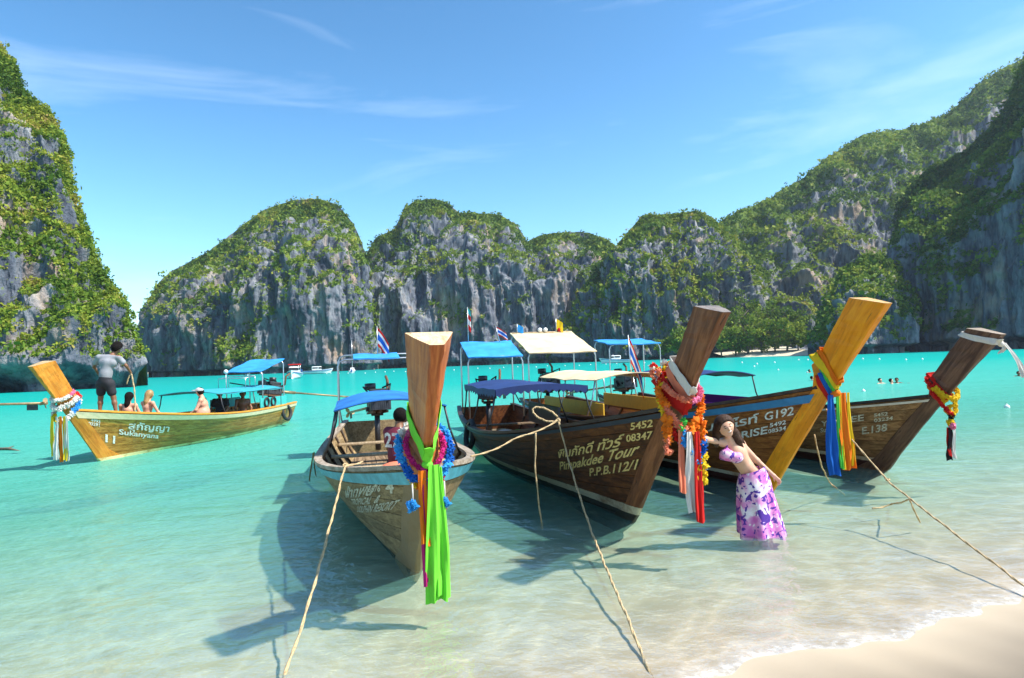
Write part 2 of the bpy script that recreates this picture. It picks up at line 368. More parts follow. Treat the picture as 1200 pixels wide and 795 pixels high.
def cliff(name, label, sil, Yb, Yt, prof, amp, nu, nv, seed, veg_bias=0.0, notch=0.0, curve=0.0, fol=0, leaf=1.0, vlab=None, freq=1.0, tone0=0.0, flute=1.0, notch_d=6.0, veg_fn=None):
    """sil: silhouette pixels left to right; Yb/Yt: forward distance of foot and crest (numbers or lists over the silhouette)"""
    sil = np.array(sil, float); k = np.linspace(0, 1, len(sil)); ku = np.linspace(0, 1, nu)
    arc = np.r_[0, np.cumsum(np.hypot(*np.diff(sil, axis=0).T) + 3)]; arc /= arc[-1]
    px = np.interp(ku, arc, sil[:, 0]); py = np.interp(ku, arc, sil[:, 1])
    yb = np.interp(ku, np.linspace(0, 1, len(np.atleast_1d(Yb))), np.atleast_1d(Yb)); yt = np.interp(ku, np.linspace(0, 1, len(np.atleast_1d(Yt))), np.atleast_1d(Yt))
    edge = (2 * ku - 1) ** 4; yb = yb + curve * edge
    yt = np.maximum(yt, yb + 1.0)
    top = np.array([at_y(a, b, c) for a, b, c in zip(px, py, yt)])
    xb = top[:, 0] / yt * yb
    v = np.linspace(0, 1, nv); s = prof(v)
    X = xb[:, None] + (top[:, 0] - xb)[:, None] * s; Y = yb[:, None] + (yt - yb)[:, None] * s
    z0 = -4.0; Z = z0 + (top[:, 2] - z0)[:, None] * v[None, :]
    # normals of the smooth sheet
    P = np.stack([X, Y, Z], 2); du = np.gradient(P, axis=0); dv = np.gradient(P, axis=1)
    N = np.cross(du, dv); N /= np.linalg.norm(N, axis=2)[:, :, None] + 1e-9
    if N[nu // 2, nv // 3, 1] > 0: N = -N
    q = P.reshape(-1, 3); Hs = np.median(top[:, 2]); L = Hs / 60.0 / freq
    A = q * np.array([1, 1, 0.30]) / (22 * L) + seed
    B = q * np.array([1, 1, 0.16]) / (7 * L) + seed * 1.7
    C_ = q / (4.5 * L) + seed * 2.3
    D_ = q * np.array([1, 1, 0.35]) / (2.2 * L) + seed
    big = fbm(q / (45 * L) + seed, 3)
    h = 0.9 * big + 0.75 * ridged(A, 3) + 0.48 * flute * ridged(B, 4) + 0.16 * fbm(C_, 4) + 0.07 * flute * ridged(D_, 3)
    # ledges: terraces that stand out at uneven heights
    lz = q[:, 2] / (11 * L) + 0.8 * fbm(q / (30 * L) + seed + 9, 3); led = lz - np.floor(lz)
    h = h + 0.22 * sstep(0.0, 0.25, led) * sstep(1.0, 0.6, led) * sstep(-.1, .4, pn(q / (25 * L) + seed + 3))
    h = h - np.mean(h) - 0.15; ed = np.minimum(ku, 1 - ku) / 0.10; h = h.reshape(nu, nv) * (0.25 + 0.75 * sstep(0, 1, ed))[:, None]; vv = v[None, :]
    fade = (0.25 + 0.75 * sstep(1.0, 0.8, vv))
    Zr = Z; nt = 0
    if notch: nt = -notch_d * sstep(notch, notch * 0.72, Zr) * (0.75 + 0.25 * np.sin(X * 0.6))
    P = P + N * (amp * h * fade + nt)[:, :, None]
    # veg mask from slope + noise
    du = np.gradient(P, axis=0); dv = np.gradient(P, axis=1); N2 = np.cross(du, dv); N2 /= np.linalg.norm(N2, axis=2)[:, :, None] + 1e-9
    N2 = N2 * np.sign((N2 * N).sum(2))[:, :, None]
    q = P.reshape(-1, 3)
    vg_ = 0.30 + 0.75 * N2[:, :, 2] + 0.42 * fbm(q / (16 * L) + seed + 4, 4).reshape(nu, nv) + veg_bias + 0.5 * (sstep(0.75, 1.0, vv) - 0.18)
    vg_ = vg_ - 0.9 * sstep(0.12, 0.03, vv)
    if veg_fn is not None: vg_ = vg_ + veg_fn(px[:, None] + 0 * vv, vv + 0 * px[:, None])
    if notch: vg_ = vg_ - sstep(notch * 1.5, notch * 0.8, Z)
    # back of the rock
    bk = []
    for dy, fz in ((0.10, 0.97), (0.35, 0.7), (0.6, -0.05)):
        o = P[:, -1].copy(); o[:, 1] += dy * np.maximum(top[:, 2], 12) * 1.6; o[:, 0] *= o[:, 1] / P[:, -1, 1]; o[:, 2] = P[:, -1, 2] * fz; bk.append(o)
    PF = np.concatenate([P, np.stack(bk, 1)], 1); VF = np.concatenate([vg_, np.repeat(vg_[:, -1:], 3, 1)], 1)
    me = mesh_np(name, PF.reshape(-1, 3), grid_faces(nu, nv + 3)); fattr(me, 'veg', VF.ravel())
    me.flip_normals()
    o = link(name, me, ROCK); tag(o, label, 'cliff', kind='structure')
    if fol:
        w = (sstep(0.40, 0.62, vg_) * (Z > 1)).ravel(); area = np.linalg.norm(np.cross(du, dv), axis=2).ravel(); w = w * area
        nb = fol // 9
        idx = rng.choice(len(w), nb, p=w / w.sum())
        bc = q[idx] + N2.reshape(-1, 3)[idx] * leaf * 0.3 + rng.normal(size=(nb, 3)) * leaf * .5
        bt = 0.40 + tone0 + 0.45 * fbm(bc / (14 * L) + seed + 11, 3) + rng.normal(size=nb) * .09
        br = leaf * rng.uniform(0.45, 1.3, nb) * (1 + 2.6 * rng.random(nb) ** 7)
        off = rng.normal(size=(nb, 9, 3)); off *= (br[:, None] * rng.uniform(.5, 1, (nb, 9)) / np.linalg.norm(off, axis=2))[:, :, None]; off[:, :, 2] *= .8
        Cq = (bc[:, None, :] + off).reshape(-1, 3); tq = np.repeat(bt, 9) + rng.normal(size=nb * 9) * .07
        sz = leaf * rng.uniform(.55, 1.2, nb * 9) * np.repeat((br / leaf) ** .55, 9)
        fo_ = link('cliff_foliage', leaf_quads(Cq, sz, tq), FOLI)
        tag(fo_, vlab, 'foliage', kind='stuff')
    return o
wall = lambda v: 0.25 * v + 0.75 * sstep(0.45, 1.0, v) ** 1.3
dome = lambda v: 0.10 * v + 0.90 * sstep(0.35, 1.0, v) ** 1.6
slope = lambda v: 0.75 * v + 0.25 * v ** 2

EXT = 260
cliff('sea_cliff', 'sunlit grey limestone cliff with an undercut foot beside the open gap of sea',
      [(-200, -150), (-140, -90), (-90, -40), (-30, 20), (2, 56), (18, 78), (33, 106), (62, 130), (76, 168), (85, 210), (98, 257), (111, 298), (137, 339), (150, 370), (166, 402), (173, 424)],
      [80, 84, 88, 92], [138, 128, 118, 108, 97], (lambda v: 0.5 * v + 0.5 * v ** 2), 2.5, 420, 330, 3.1, veg_bias=-0.10, notch=3.6, fol=170000, leaf=0.42, freq=1.5, tone0=0.22, notch_d=9.0,
      vlab='yellow green shrubs clinging to the sunlit limestone cliff with undercut foot')
cliff('rock_headland', 'round topped grey rock headland standing apart next to the gap of sea',
      [(174, 420), (174, 352), (186, 330), (200, 318), (236, 300), (262, 282), (286, 262), (310, 245), (342, 234), (372, 232), (396, 240), (414, 262), (424, 285), (431, 325), (437, 360), (441, 400), (442, 425)],
      [300, 290, 282, 280, 284, 292, 312], [330, 345, 360, 352, 330], dome, 6.0, 330, 250, 8.4, veg_bias=-0.17, curve=30, fol=55000, leaf=1.05, tone0=0.12, notch=3.0,
      vlab='green scrub on the crown and ledges of the round topped rock headland')
cliff('rock_massif', 'massive grey cliff with twin humps and vertical grooves behind the anchored boats',
      [(420, 330), (428, 300), (440, 278), (462, 268), (474, 244), (488, 235), (508, 233), (526, 240), (540, 250), (560, 250), (585, 252), (604, 262), (618, 282), (632, 276), (660, 272), (690, 272), (712, 280), (735, 300), (760, 330)],
      [350, 345, 340, 345, 350], [395, 410, 420, 400], wall, 8.0, 350, 250, 13.7, veg_bias=-0.22, fol=55000, leaf=1.2, tone0=0.08, notch=3,
      vlab='dark green scrub on the twin humped cliff behind the anchored boats')
cliff('rock_buttress', 'steep grooved cliff buttress with a green left slope above the far bay',
      [(640, 418), (662, 372), (690, 330), (712, 300), (735, 272), (752, 252), (772, 251), (795, 250), (818, 248), (836, 254), (850, 268), (866, 280), (880, 300), (900, 320)],
      [320, 292, 285, 290, 300], [350, 345, 350, 340], wall, 7.0, 300, 250, 21.2, veg_bias=-0.12, fol=65000, leaf=1.1, tone0=0.1, flute=1.3, notch=2.5,
      vlab='green scrub on the steep grooved cliff buttress above the far bay')
cliff('mountain_ridge', 'long green mountain ridge climbing above the far beach',
      [(820, 300), (843, 262), (860, 250), (890, 236), (915, 222), (940, 208), (962, 190), (985, 170), (1010, 158), (1040, 150), (1078, 147), (1110, 128), (1140, 105), (1172, 80), (1200, 68), (1260, 40), (1330, 5)],
      [330, 320, 315, 330, 340], [380, 420, 450, 470, 480], slope, 9.0, 400, 300, 29.5, veg_bias=-0.05, fol=110000, leaf=1.35, tone0=0.03, flute=1.2,
      vlab='green forest covering the long mountain ridge above the far beach')
cliff('shaded_cliff', 'dark blue grey shaded cliff wall hanging over the right side of the bay',
      [(1044, 330), (1046, 280), (1052, 240), (1070, 212), (1096, 190), (1128, 178), (1150, 158), (1172, 132), (1188, 96), (1205, 60), (1260, 10), (1330, -50)],
      [235, 215, 196, 180, 168], [262, 262, 255, 245, 235], wall, 5.5, 330, 320, 41.0, veg_bias=-0.03, fol=80000, leaf=1.0, tone0=-0.1, notch=4.0, curve=0,  # negative tone offset puts the wall's shade into the leaf colour
      vlab='dusky scrub on the dark shaded cliff wall')
cliff('rock_spur', 'low dark rock spur with a grassy top in front of the shaded cliff',
      [(944, 414), (952, 392), (962, 372), (972, 346), (984, 320), (1000, 304), (1016, 296), (1032, 298), (1046, 306), (1060, 330), (1075, 350)],
      [215, 205, 202, 205], [228, 232, 230, 225], dome, 2.6, 170, 140, 47.7, veg_bias=-0.08, fol=16000, leaf=0.9, tone0=0.08, notch=3.0,
      vlab='bright green scrub on top of the low dark rock spur')
# ================================================================ BOATS
def wood(name, dark, light, bands=(), bottom=None, gloss=0.45, along=(0.5, 7, 7), wear=None, rot=(0, 0, 0), rnd=0.35, wearamt=0.5):
    t = NT(name); co = t.coord('Object'); g0 = t.coord('Object', (1, 1, 1), rot); gm = t.n.new('ShaderNodeMapping'); gm.inputs['Scale'].default_value = along; t.l.new(g0, gm.inputs[0]); g = gm.outputs[0]
    oi = t.n.new('ShaderNodeObjectInfo')
    va = t.n.new('ShaderNodeVectorMath'); va.operation = 'ADD'; cx = t.n.new('ShaderNodeCombineXYZ')
    for i in range(3): t.l.new(t.math('MULTIPLY', oi.outputs['Random'], 37.0 + i), cx.inputs[i])
    t.l.new(g, va.inputs[0]); t.l.new(cx.outputs[0], va.inputs[1])
    n1 = t.noise(va.outputs[0], 2.4, 7, 0.62, 0.7); n2 = t.noise(va.outputs[0], 11, 4, 0.6, 0.3); n3 = t.noise(co, 2.1, 5, 0.65)
    m = t.math('ADD', t.math('MULTIPLY', n1, 0.75), t.math('MULTIPLY', n2, 0.25))
    col = t.ramp(m, [(0.30, tuple(c * .55 for c in dark)), (0.44, dark), (0.66, light)])
    br = t.math('ADD', t.math('MULTIPLY', oi.outputs['Random'], rnd), 1.0 - rnd / 2)
    hv = t.new('ShaderNodeHueSaturation'); t.l.new(col, hv.inputs['Color']); t.l.new(br, hv.inputs['Value']); col = hv.outputs[0]
    ck = t.ramp(t.noise(va.outputs[0], 5.5, 3, 0.5, 0.2), [(0.27, (1, 1, 1)), (0.31, (0, 0, 0))]); col = t.mix(t.math('MULTIPLY', ck, 0.75), col, tuple(c * .22 for c in dark))
    if wear:
        wf = t.math('MULTIPLY', t.ramp(t.math('ADD', t.math('MULTIPLY', n3, 0.65), t.math('MULTIPLY', n2, 0.35)), [(0.50, (0, 0, 0)), (0.68, (1, 1, 1))]), wearamt)
        col = t.mix(wf, col, wear)
    if bands or bottom:
        sp = t.n.new('ShaderNodeSeparateXYZ'); t.l.new(co, sp.inputs[0])
        z = t.math('ADD', sp.outputs['Z'], t.math('MULTIPLY', t.math('SUBTRACT', n2, 0.5), 0.02))
        for z0, z1, c in bands:
            k = t.math('MULTIPLY', t.math('GREATER_THAN', z, z0), t.math('LESS_THAN', z, z1))
            k = t.math('MULTIPLY', k, t.ramp(n3, [(0.36, (.25, .25, .25)), (0.5, (1, 1, 1))])); col = t.mix(k, col, c)
        if bottom:
            k = t.math('LESS_THAN', z, bottom[0]); col = t.mix(k, col, t.mix(n3, tuple(c * .5 for c in bottom[1]), tuple(c * 1.4 for c in bottom[1])))
    rg = t.math('ADD', t.math('MULTIPLY', n2, 0.3), gloss - 0.1)
    return t.done(t.bsdf(col, rg, 0, t.bump(t.math('SUBTRACT', m, ck), 0.5, 0.008), spec=0.28))
STEEL = flat('steel_tube', (0.52, 0.53, 0.54), 0.32, 0.9, 0.2)
DARK_STEEL = flat('dark_metal', (0.06, 0.06, 0.065), 0.45, 0.6, 0.4)
IRON = flat('engine_iron', (0.05, 0.05, 0.055), 0.5, 0.4, 0.5, 25)
RUSTY = flat('rusty_iron', (0.16, 0.075, 0.035), 0.75, 0.2, 0.5, 25)
BRASS = flat('shaft_metal', (0.30, 0.20, 0.10), 0.5, 0.5, 0.4)
RUBBER = flat('rubber', (0.018, 0.018, 0.02), 0.7, 0, 0.3)
FLOORW = wood('floor_wood', (0.14, 0.09, 0.05), (0.34, 0.24, 0.14), gloss=0.65)
PALEW = wood('pale_wood', (0.34, 0.24, 0.13), (0.55, 0.42, 0.26), gloss=0.65)
INNERW = wood('inner_wood', (0.05, 0.035, 0.025), (0.14, 0.095, 0.06), gloss=0.65)
BLUE_TARP = flat('blue_tarp', (0.015, 0.16, 0.50), 0.6, 0, 0.4, 2.2, 0.5)
SKY_TARP = flat('light_blue_tarp', (0.03, 0.28, 0.66), 0.55, 0, 0.35, 2.2, 0.5)
NAVY_TARP = flat('navy_tarp', (0.008, 0.028, 0.13), 0.6, 0, 0.25, 3, 0.2)
CREAM_TARP = flat('cream_tarp', (0.70, 0.56, 0.33), 0.7, 0, 0.28, 2.2, 0.5)
TEAL_TARP = flat('teal_tarp', (0.03, 0.33, 0.40), 0.6, 0, 0.2, 3, 0.2)
GREEN_TARP = flat('dark_green_tarp', (0.02, 0.05, 0.04), 0.6, 0, 0.2, 3, 0.2)
ROPE = None
def rope_mat():
    t = NT('rope_fibre'); n = t.noise(t.coord('Object'), 60, 4, 0.6); col = t.ramp(n, [(0.3, (0.30, 0.20, 0.09)), (0.7, (0.62, 0.46, 0.25))])
    return t.done(t.bsdf(col, 0.85, 0, t.bump(n, 0.6, 0.004)))
ROPE = rope_mat()

class Boat:
    def __init__(b, base, fwd, label, L=9.0, beam=1.05, zmid=0.62, zbow=1.3, zst=0.74, ztop=2.4, rake=0.72, flare=0.03, top_w=0.17, neck_w=0.10, dep=0.36, bowp=2.2, vee=0.50):
        b.L, b.bm, b.zmid, b.zbow, b.zst, b.ztop, b.rake, b.flare, b.top_w, b.neck_w, b.dep, b.bowp, b.vee = L, beam, zmid, zbow, zst, ztop, rake, flare, top_w, neck_w, dep, bowp, vee
        b.root = empty('longtail_boat', (base[0], base[1], 0), math.atan2(fwd[1], fwd[0]))
        b.M = Matrix.Translation(b.root.location) @ Matrix.Rotation(math.atan2(fwd[1], fwd[0]), 4, 'Z'); b.Mi = b.M.inverted()
        tag(b.root, label, 'boat', 'longtail boats moored in the shallows'); b.zk1 = -0.30; b.smin = 0.2
    def stemx(b, z): return b.rake * z + b.flare * max(z, 0) ** 2 if z > 0 else b.rake * z * 2.2
    def sheer(b, s):
        u = max(0.0, (s - 0.35) / 0.65); w = max(0.0, (0.3 - s) / 0.3)
        return b.zmid + (b.zbow - b.zmid) * u ** b.bowp + (b.zst - b.zmid) * w ** 1.8
    def keel(b, s): return -0.30 + 0.12 * max(0.0, (0.35 - s) / 0.35) ** 2
    def breadth(b, s):
        if s < 0.5: return b.bm * (1 - 0.36 * ((0.5 - s) / 0.5) ** 2)
        u = (s - 0.5) / 0.5; return b.bm * (1 - u ** 2.1)
    def pos(b, s, t, side, off=0.0):
        zs, zk = b.sheer(s), b.keel(s); z = zk + (zs - zk) * t
        xe = b.stemx(b.zk1 + (b.zbow - b.zk1) * t); x = -b.L + s * (b.L + xe)
        k = max(0.0, min(1.0, (s - 0.35) / 0.65)); k = k * k * (3 - 2 * k); p = 0.38 + b.vee * k
        return Vector((x, side * (0.03 + b.breadth(s) * max(t, 0.0) ** p + off), z))
    def st(b, x, z):
        s = t = 0.8
        for _ in range(14):
            t = (z - b.keel(s)) / (b.sheer(s) - b.keel(s)); xe = b.stemx(b.zk1 + (b.zbow - b.zk1) * t); s = min(1.0, max(0.0, (x + b.L) / (b.L + xe)))
        return s, t
    def hull_y(b, x, z):
        s, t = b.st(x, z); return abs(b.pos(s, min(max(t, 0.0), 1.05), 1).y)
    def hit(b, px, py, side, raw=False):
        s0 = b.smin
        best = None
        for i in range(60):
            for j in range(24):
                s, t = s0 + (1 - s0) * i / 59, j / 23; q = project(b.M @ b.pos(s, t, side)); e = (q[0] - px) ** 2 + (q[1] - py) ** 2
                if best is None or e < best[0]: best = (e, s, t)
        _, s, t = best
        for _ in range(8):
            q = project(b.M @ b.pos(s, t, side)); h = 1e-3
            qs = project(b.M @ b.pos(s + h, t, side)); qt = project(b.M @ b.pos(s, t + h, side))
            a, c, d_, e_ = (qs[0] - q[0]) / h, (qt[0] - q[0]) / h, (qs[1] - q[1]) / h, (qt[1] - q[1]) / h
            det = a * e_ - c * d_
            if abs(det) < 1e-6: break
            rx, ry = px - q[0], py - q[1]; s += 0.8 * (e_ * rx - c * ry) / det; t += 0.8 * (a * ry - d_ * rx) / det
            s = min(max(s, s0), 1.0); t = min(max(t, 0.02), 1.02)
        return (s, t) if raw else b.pos(s, t, side)
    def part(b, name, mb, mat, parent=None): return mb.build(name, mat, parent or b.root)

    def hull(b, planks, inner, rail, rub, rubz=(0.86, 0.97), rub_h=None, nb=9):
        S = [0.985 * i / 44 for i in range(45)]; te = [0.0, 0.10, 0.21, 0.32, 0.43, 0.54, 0.655, 0.77, 0.885, 1.0]
        rr = random.Random(hash(round(b.root.location.x, 2)))
        for side in (-1, 1):
            for i in range(len(te) - 1):
                g = 0.0035; pr = rr.uniform(0, 0.007); t0, t1 = te[i] + g, te[i + 1] - g; rows = []
                rows_o = [[b.pos(s, t0 + (t1 - t0) * k / 2, side, pr) for s in S] for k in range(3)]
                rows_i = [[b.pos(s, max(0, t0 - 0.012 + (t1 - t0 + 0.024) * k / 2), side, -0.026 - 0.004 * (i % 2)) for s in S] for k in range(3)]
                ring = rows_o + rows_i[::-1] + [rows_o[0]]
                m = MB(); m.strip(ring if side > 0 else ring[::-1], False)
                n = len(S); m.f.append((0, n, 2 * n, 3 * n, 4 * n, 5 * n)); m.f.append(tuple(k * n + n - 1 for k in range(5, -1, -1))); m.sm += [False, False]
                b.part('plank', m, planks)
            # cap rail and rubbing strake
            for nm, t0, t1, o0, o1, mt in (('gunwale', 1.0, None, -0.075, 0.03, rail), ('rubbing_strake', rubz[0], rubz[1], 0.004, 0.026, rub)):
                rows = [[], [], [], [], []]
                for s in S:
                    if nm == 'gunwale':
                        p = b.pos(s, 1.0, side); z0, z1 = p.z + 0.003, p.z + 0.045; yo, yi = p.y + side * o1, p.y + side * max(o0, -abs(p.y) + 0.01)
                        c = [(p.x, yi, z0), (p.x, yo, z0), (p.x, yo, z1), (p.x, yi, z1)]
                    else:
                        p, q = b.pos(s, t0, side), b.pos(s, t1, side)
                        c = [(p.x, p.y + side * o0, p.z), (p.x, p.y + side * o1, p.z), (q.x, q.y + side * o1, q.z), (q.x, q.y + side * o0, q.z)]
                    for k in range(4): rows[k].append(Vector(c[k]))
                    rows[4].append(Vector(c[0]))
                m = MB(); m.strip(rows if side > 0 else rows[::-1], False); n = len(S)
                m.f.append((0, n, 2 * n, 3 * n)); m.f.append((n - 1, 4 * n - 1, 3 * n - 1, 2 * n - 1)); m.sm += [False, False]
                b.part(nm, m, mt)
            for i in range(nb):
                s = 0.10 + 0.72 * i / (nb - 1); m = MB(); m.tube([b.pos(s, 0.15 + 0.83 * k / 7, side, -0.05) for k in range(8)], 0.024, 6); b.part('rib', m, inner)
        m = MB(); e = [b.pos(0, te_, 1) for te_ in np.linspace(0, 1, 9)]; pts = e + [Vector((p.x, -p.y, p.z)) for p in e[::-1]]
        q = [p + Vector((0.04, 0, 0)) for p in pts]; n = len(pts)
        m.add(pts + q, [tuple(range(n))[::-1], tuple(range(n, 2 * n))] + [(i, (i + 1) % n, n + (i + 1) % n, n + i) for i in range(n)]); b.part('transom', m, planks)
    def inside(b, thwarts=(0.25, 0.42, 0.58), decks=(0.80, 0.955), mat=None, tmat=None):
        mat = mat or FLOORW; tmat = tmat or mat
        for i in range(7):       # floor boards
            m = MB(); y0 = (i - 3) * 0.205
            z = 0.05; xs = [s for s in np.linspace(0.03, 0.80, 16)]
            rows = [[], [], [], [], []]
            for s in xs:
                p = b.pos(s, 0.5, 1); lim = max(0.03, b.hull_y(p.x, z) - 0.06)
                ya, yb_ = max(-lim, min(lim, y0 - 0.098)), max(-lim, min(lim, y0 + 0.098))
                if yb_ - ya < 0.01: yb_ = ya + 0.01
                for k, (yy, z_) in enumerate(((ya, z), (yb_, z), (yb_, z + .02), (ya, z + .02), (ya, z))): rows[k].append(Vector((p.x, yy, z_)))
            m.strip(rows, False); b.part('floor_board', m, mat)
        for s in thwarts:
            p = b.pos(s, 1, 1); z = p.z - 0.17; y = b.hull_y(p.x, z) - 0.05; m = MB(); m.box((p.x, 0, z), (0.24, 2 * y, 0.035), bev=0.006); b.part('thwart', m, tmat)
        if decks:
            n = 8; ss = np.linspace(decks[0], decks[1], n + 1)
            for i in range(n):
                a, c = b.pos(ss[i] + 0.0012, 1, 1), b.pos(ss[i + 1] - 0.0012, 1, 1); ya, yc = max(.02, a.y - 0.06), max(.02, c.y - 0.06); za, zc = a.z - 0.03, c.z - 0.03
                v = [(a.x, -ya, za), (a.x, ya, za), (c.x, yc, zc), (c.x, -yc, zc)]; w = [(x, y, z - 0.025) for x, y, z in v]
                m = MB(); m.add(v + w, [(3, 2, 1, 0), (4, 5, 6, 7), (0, 1, 5, 4), (1, 2, 6, 5), (2, 3, 7, 6), (3, 0, 4, 7)]); b.part('deck_board', m, mat)
    def stem_ring(b, z):
        dz = 0.01; T = Vector((b.stemx(z + dz) - b.stemx(z - dz), 0, 2 * dz)).normalized(); Bk = Vector((-T.z, 0, T.x)); F = Vector((b.stemx(z), 0, z))
        k = min(1, max(0, (z - b.zbow) / (b.ztop - b.zbow))); dep = b.dep * (1 + 0.15 * k) if z > b.zbow else b.dep * (0.42 + 0.45 * max(0, 1 - (z + 0.3) / (b.zbow + 0.3)) + 0.3 * max(0, 1 - (b.zbow - z) / 0.06))
        if z <= b.zbow: pb = F + Bk * dep; wb = max(b.neck_w * 0.8, b.hull_y(pb.x, min(pb.z, b.zbow)) + 0.014); wb = min(wb, 0.30)
        else: wb = 0
        if z > b.zbow - 0.02:
            w1 = b.neck_w + (b.top_w - b.neck_w) * k
            pz = max(0, 1 - (z - b.zbow) / 0.07) if z > b.zbow else 1
            pb = F + Bk * dep; w0 = min(0.30, b.hull_y(b.stemx(b.zbow) - dep, b.zbow) + 0.014); wb = w1 + (w0 - w1) * pz * pz * (3 - 2 * pz) if w0 > w1 else w1
        wf = 0.028 + 0.022 * k; cut = 0.60 * min(1.0, max(0.0, (z - b.zbow) / (b.ztop - b.zbow))) ** 1.5; Bk = Bk - T * (cut * Bk.z / T.z)
        return F, T, Bk, dep, wb, wf, k
    def stem(b, mat, capmat=None, bow_z=-0.3):
        rj = random.Random(int(b.L * 100)); zs = list(np.linspace(bow_z, b.zbow, 14)) + list(np.linspace(b.zbow + 0.04, b.ztop, 16)); rows = []
        for z in zs:
            F, T, Bk, dep, wb, wf, k = b.stem_ring(z); c = 0.012
            prof_ = [(0.0, -wf + c), (0.0, wf - c), (c, wf), (dep * .5, (wf + wb) / 2 + 0.006), (dep - c, wb), (dep, wb - c), (dep, -wb + c), (dep - c, -wb), (dep * .5, -(wf + wb) / 2 - 0.006), (c, -wf)]
            rows.append([F + Bk * (u + rj.gauss(0, .0022)) + Vector((0, w + rj.gauss(0, .0022), 0)) for u, w in prof_])
        m = MB(); n = 10; v = [p for r_ in rows for p in r_]; f = [(i * n + k, (i + 1) * n + k, (i + 1) * n + (k + 1) % n, i * n + (k + 1) % n) for i in range(len(zs) - 1) for k in range(n)]
        m.add(v, f); m.f.append(tuple(range(n))); m.sm.append(False)
        st_ = b.part('prow', m, mat)
        F, T, Bk, dep, wb, wf, k = b.stem_ring(b.ztop); top = rows[-1]
        # sawn end, slightly domed
        mid = sum(top, Vector()) / n + T * 0.006; m = MB(); m.add([p + T * 0.002 for p in top] + [mid], [(n, i, (i + 1) % n) for i in range(n)]); m.f = [x[::-1] for x in m.f]; b.part('sawn_end', m, capmat or mat, st_)
        return st_
    def lettering(b, s, pA, pB, hpx, mat, side, name='lettering', bold=0.0, shear=0.35):
        """paint text on the planks: baseline from pixel pA to pB, cap height hpx"""
        cu = bpy.data.curves.new('txt', 'FONT'); cu.body = s; cu.size = 1.0; cu.offset = bold; cu.resolution_u = 3
        ob = bpy.data.objects.new('txt', cu); COL.objects.link(ob); dg = bpy.context.evaluated_depsgraph_get(); me = bpy.data.meshes.new_from_object(ob.evaluated_get(dg))
        bpy.data.objects.remove(ob)
        V = np.array([v.co[:] for v in me.vertices]);
        if len(V) == 0: return
        x0, x1 = V[:, 0].min(), V[:, 0].max()
        A, B_, C = (np.array(b.hit(*q_, side, True)) for q_ in (pA, pB, (pA[0], pA[1] - hpx)))
        for v in me.vertices:
            u = (v.co.x - x0) / (x1 - x0); w = v.co.y / 0.70; q_ = A + (B_ - A) * u + (C - A) * w
            v.co = b.pos(min(q_[0], 1.0), min(q_[1], 1.02), side, 0.0125)
        for p in me.polygons: p.use_smooth = False
        o = link(name, me, mat, b.root); return o
    def awning(b, x0, x1, hw, z, mat, arch=0.12, tilt=0.0, posts=True, fringe=None, post_mat=None, roof='awning', th=0.018, skirt=0.0, zoff=None, y0=0.0, rails=True, np_=(0, 1)):
        pm = post_mat or STEEL; nx, ny = 10, 12
        def zz_(u, v): return z + arch * (1 - (2 * v - 1) ** 2) + tilt * (u - .5) + 0.012 * math.sin(u * 9 + v * 4) - 0.02 * math.sin(u * math.pi * 3) ** 2
        rows = [[Vector((x0 + (x1 - x0) * i / nx, y0 - hw + 2 * hw * j / ny, zz_(i / nx, j / ny))) for j in range(ny + 1)] for i in range(nx + 1)]
        m = MB(); m.cloth(rows, th); r_ = b.part(roof, m, mat)
        if fringe:
            for sd in (-1, 1):
                m = MB(); n = 26; top = [Vector((x0 + (x1 - x0) * i / n, y0 + sd * (hw + 0.012), zz_(i / n, 0) + 0.01)) for i in range(n + 1)]
                bot = [p + Vector((0, 0, -0.10 - 0.05 * abs(math.sin(i * math.pi / 2)))) for i, p in enumerate(top)]; m.cloth([top, bot], 0.006); b.part('fringe', m, fringe, r_)
            m = MB(); n = 26; top = [Vector((x1 + 0.012, y0 - hw + 2 * hw * i / n, zz_(1, i / n) + 0.01)) for i in range(n + 1)]; bot = [p + Vector((0, 0, -0.10 - 0.05 * abs(math.sin(i * math.pi / 2)))) for i, p in enumerate(top)]
            m.cloth([top, bot], 0.006); b.part('fringe', m, fringe, r_)
        if posts:
            for fx in np_:
                xx = x0 + (x1 - x0) * (0.03 + 0.94 * fx)
                for sd in (-1, 1):
                    s_, _ = b.st(xx, 0.6); g = b.pos(s_, 1, sd); yy = y0 + sd * (hw - 0.03)
                    m = MB(); m.tube([Vector((xx, g.y - sd * 0.05, g.z - 0.1)), Vector((xx, (g.y - sd * .05) * .3 + yy * .7, (g.z + z) / 2)), Vector((xx, yy, zz_(fx, 0.02) - 0.005))], 0.016, 8); b.part('awning_post', m, pm)
                m = MB(); m.tube([Vector((xx, y0 - hw + 2 * hw * j / 10, zz_(fx, j / 10) - 0.02)) for j in range(11)], 0.013, 8); b.part('awning_hoop', m, pm)
            if rails:
                for sd in (-1, 1):
                    m = MB(); m.tube([Vector((x0 + (x1 - x0) * i / 6, y0 + sd * (hw - 0.03), zz_(i / 6, 0.02) - 0.014)) for i in range(7)], 0.012, 8); b.part('awning_rail', m, pm)
        return r_
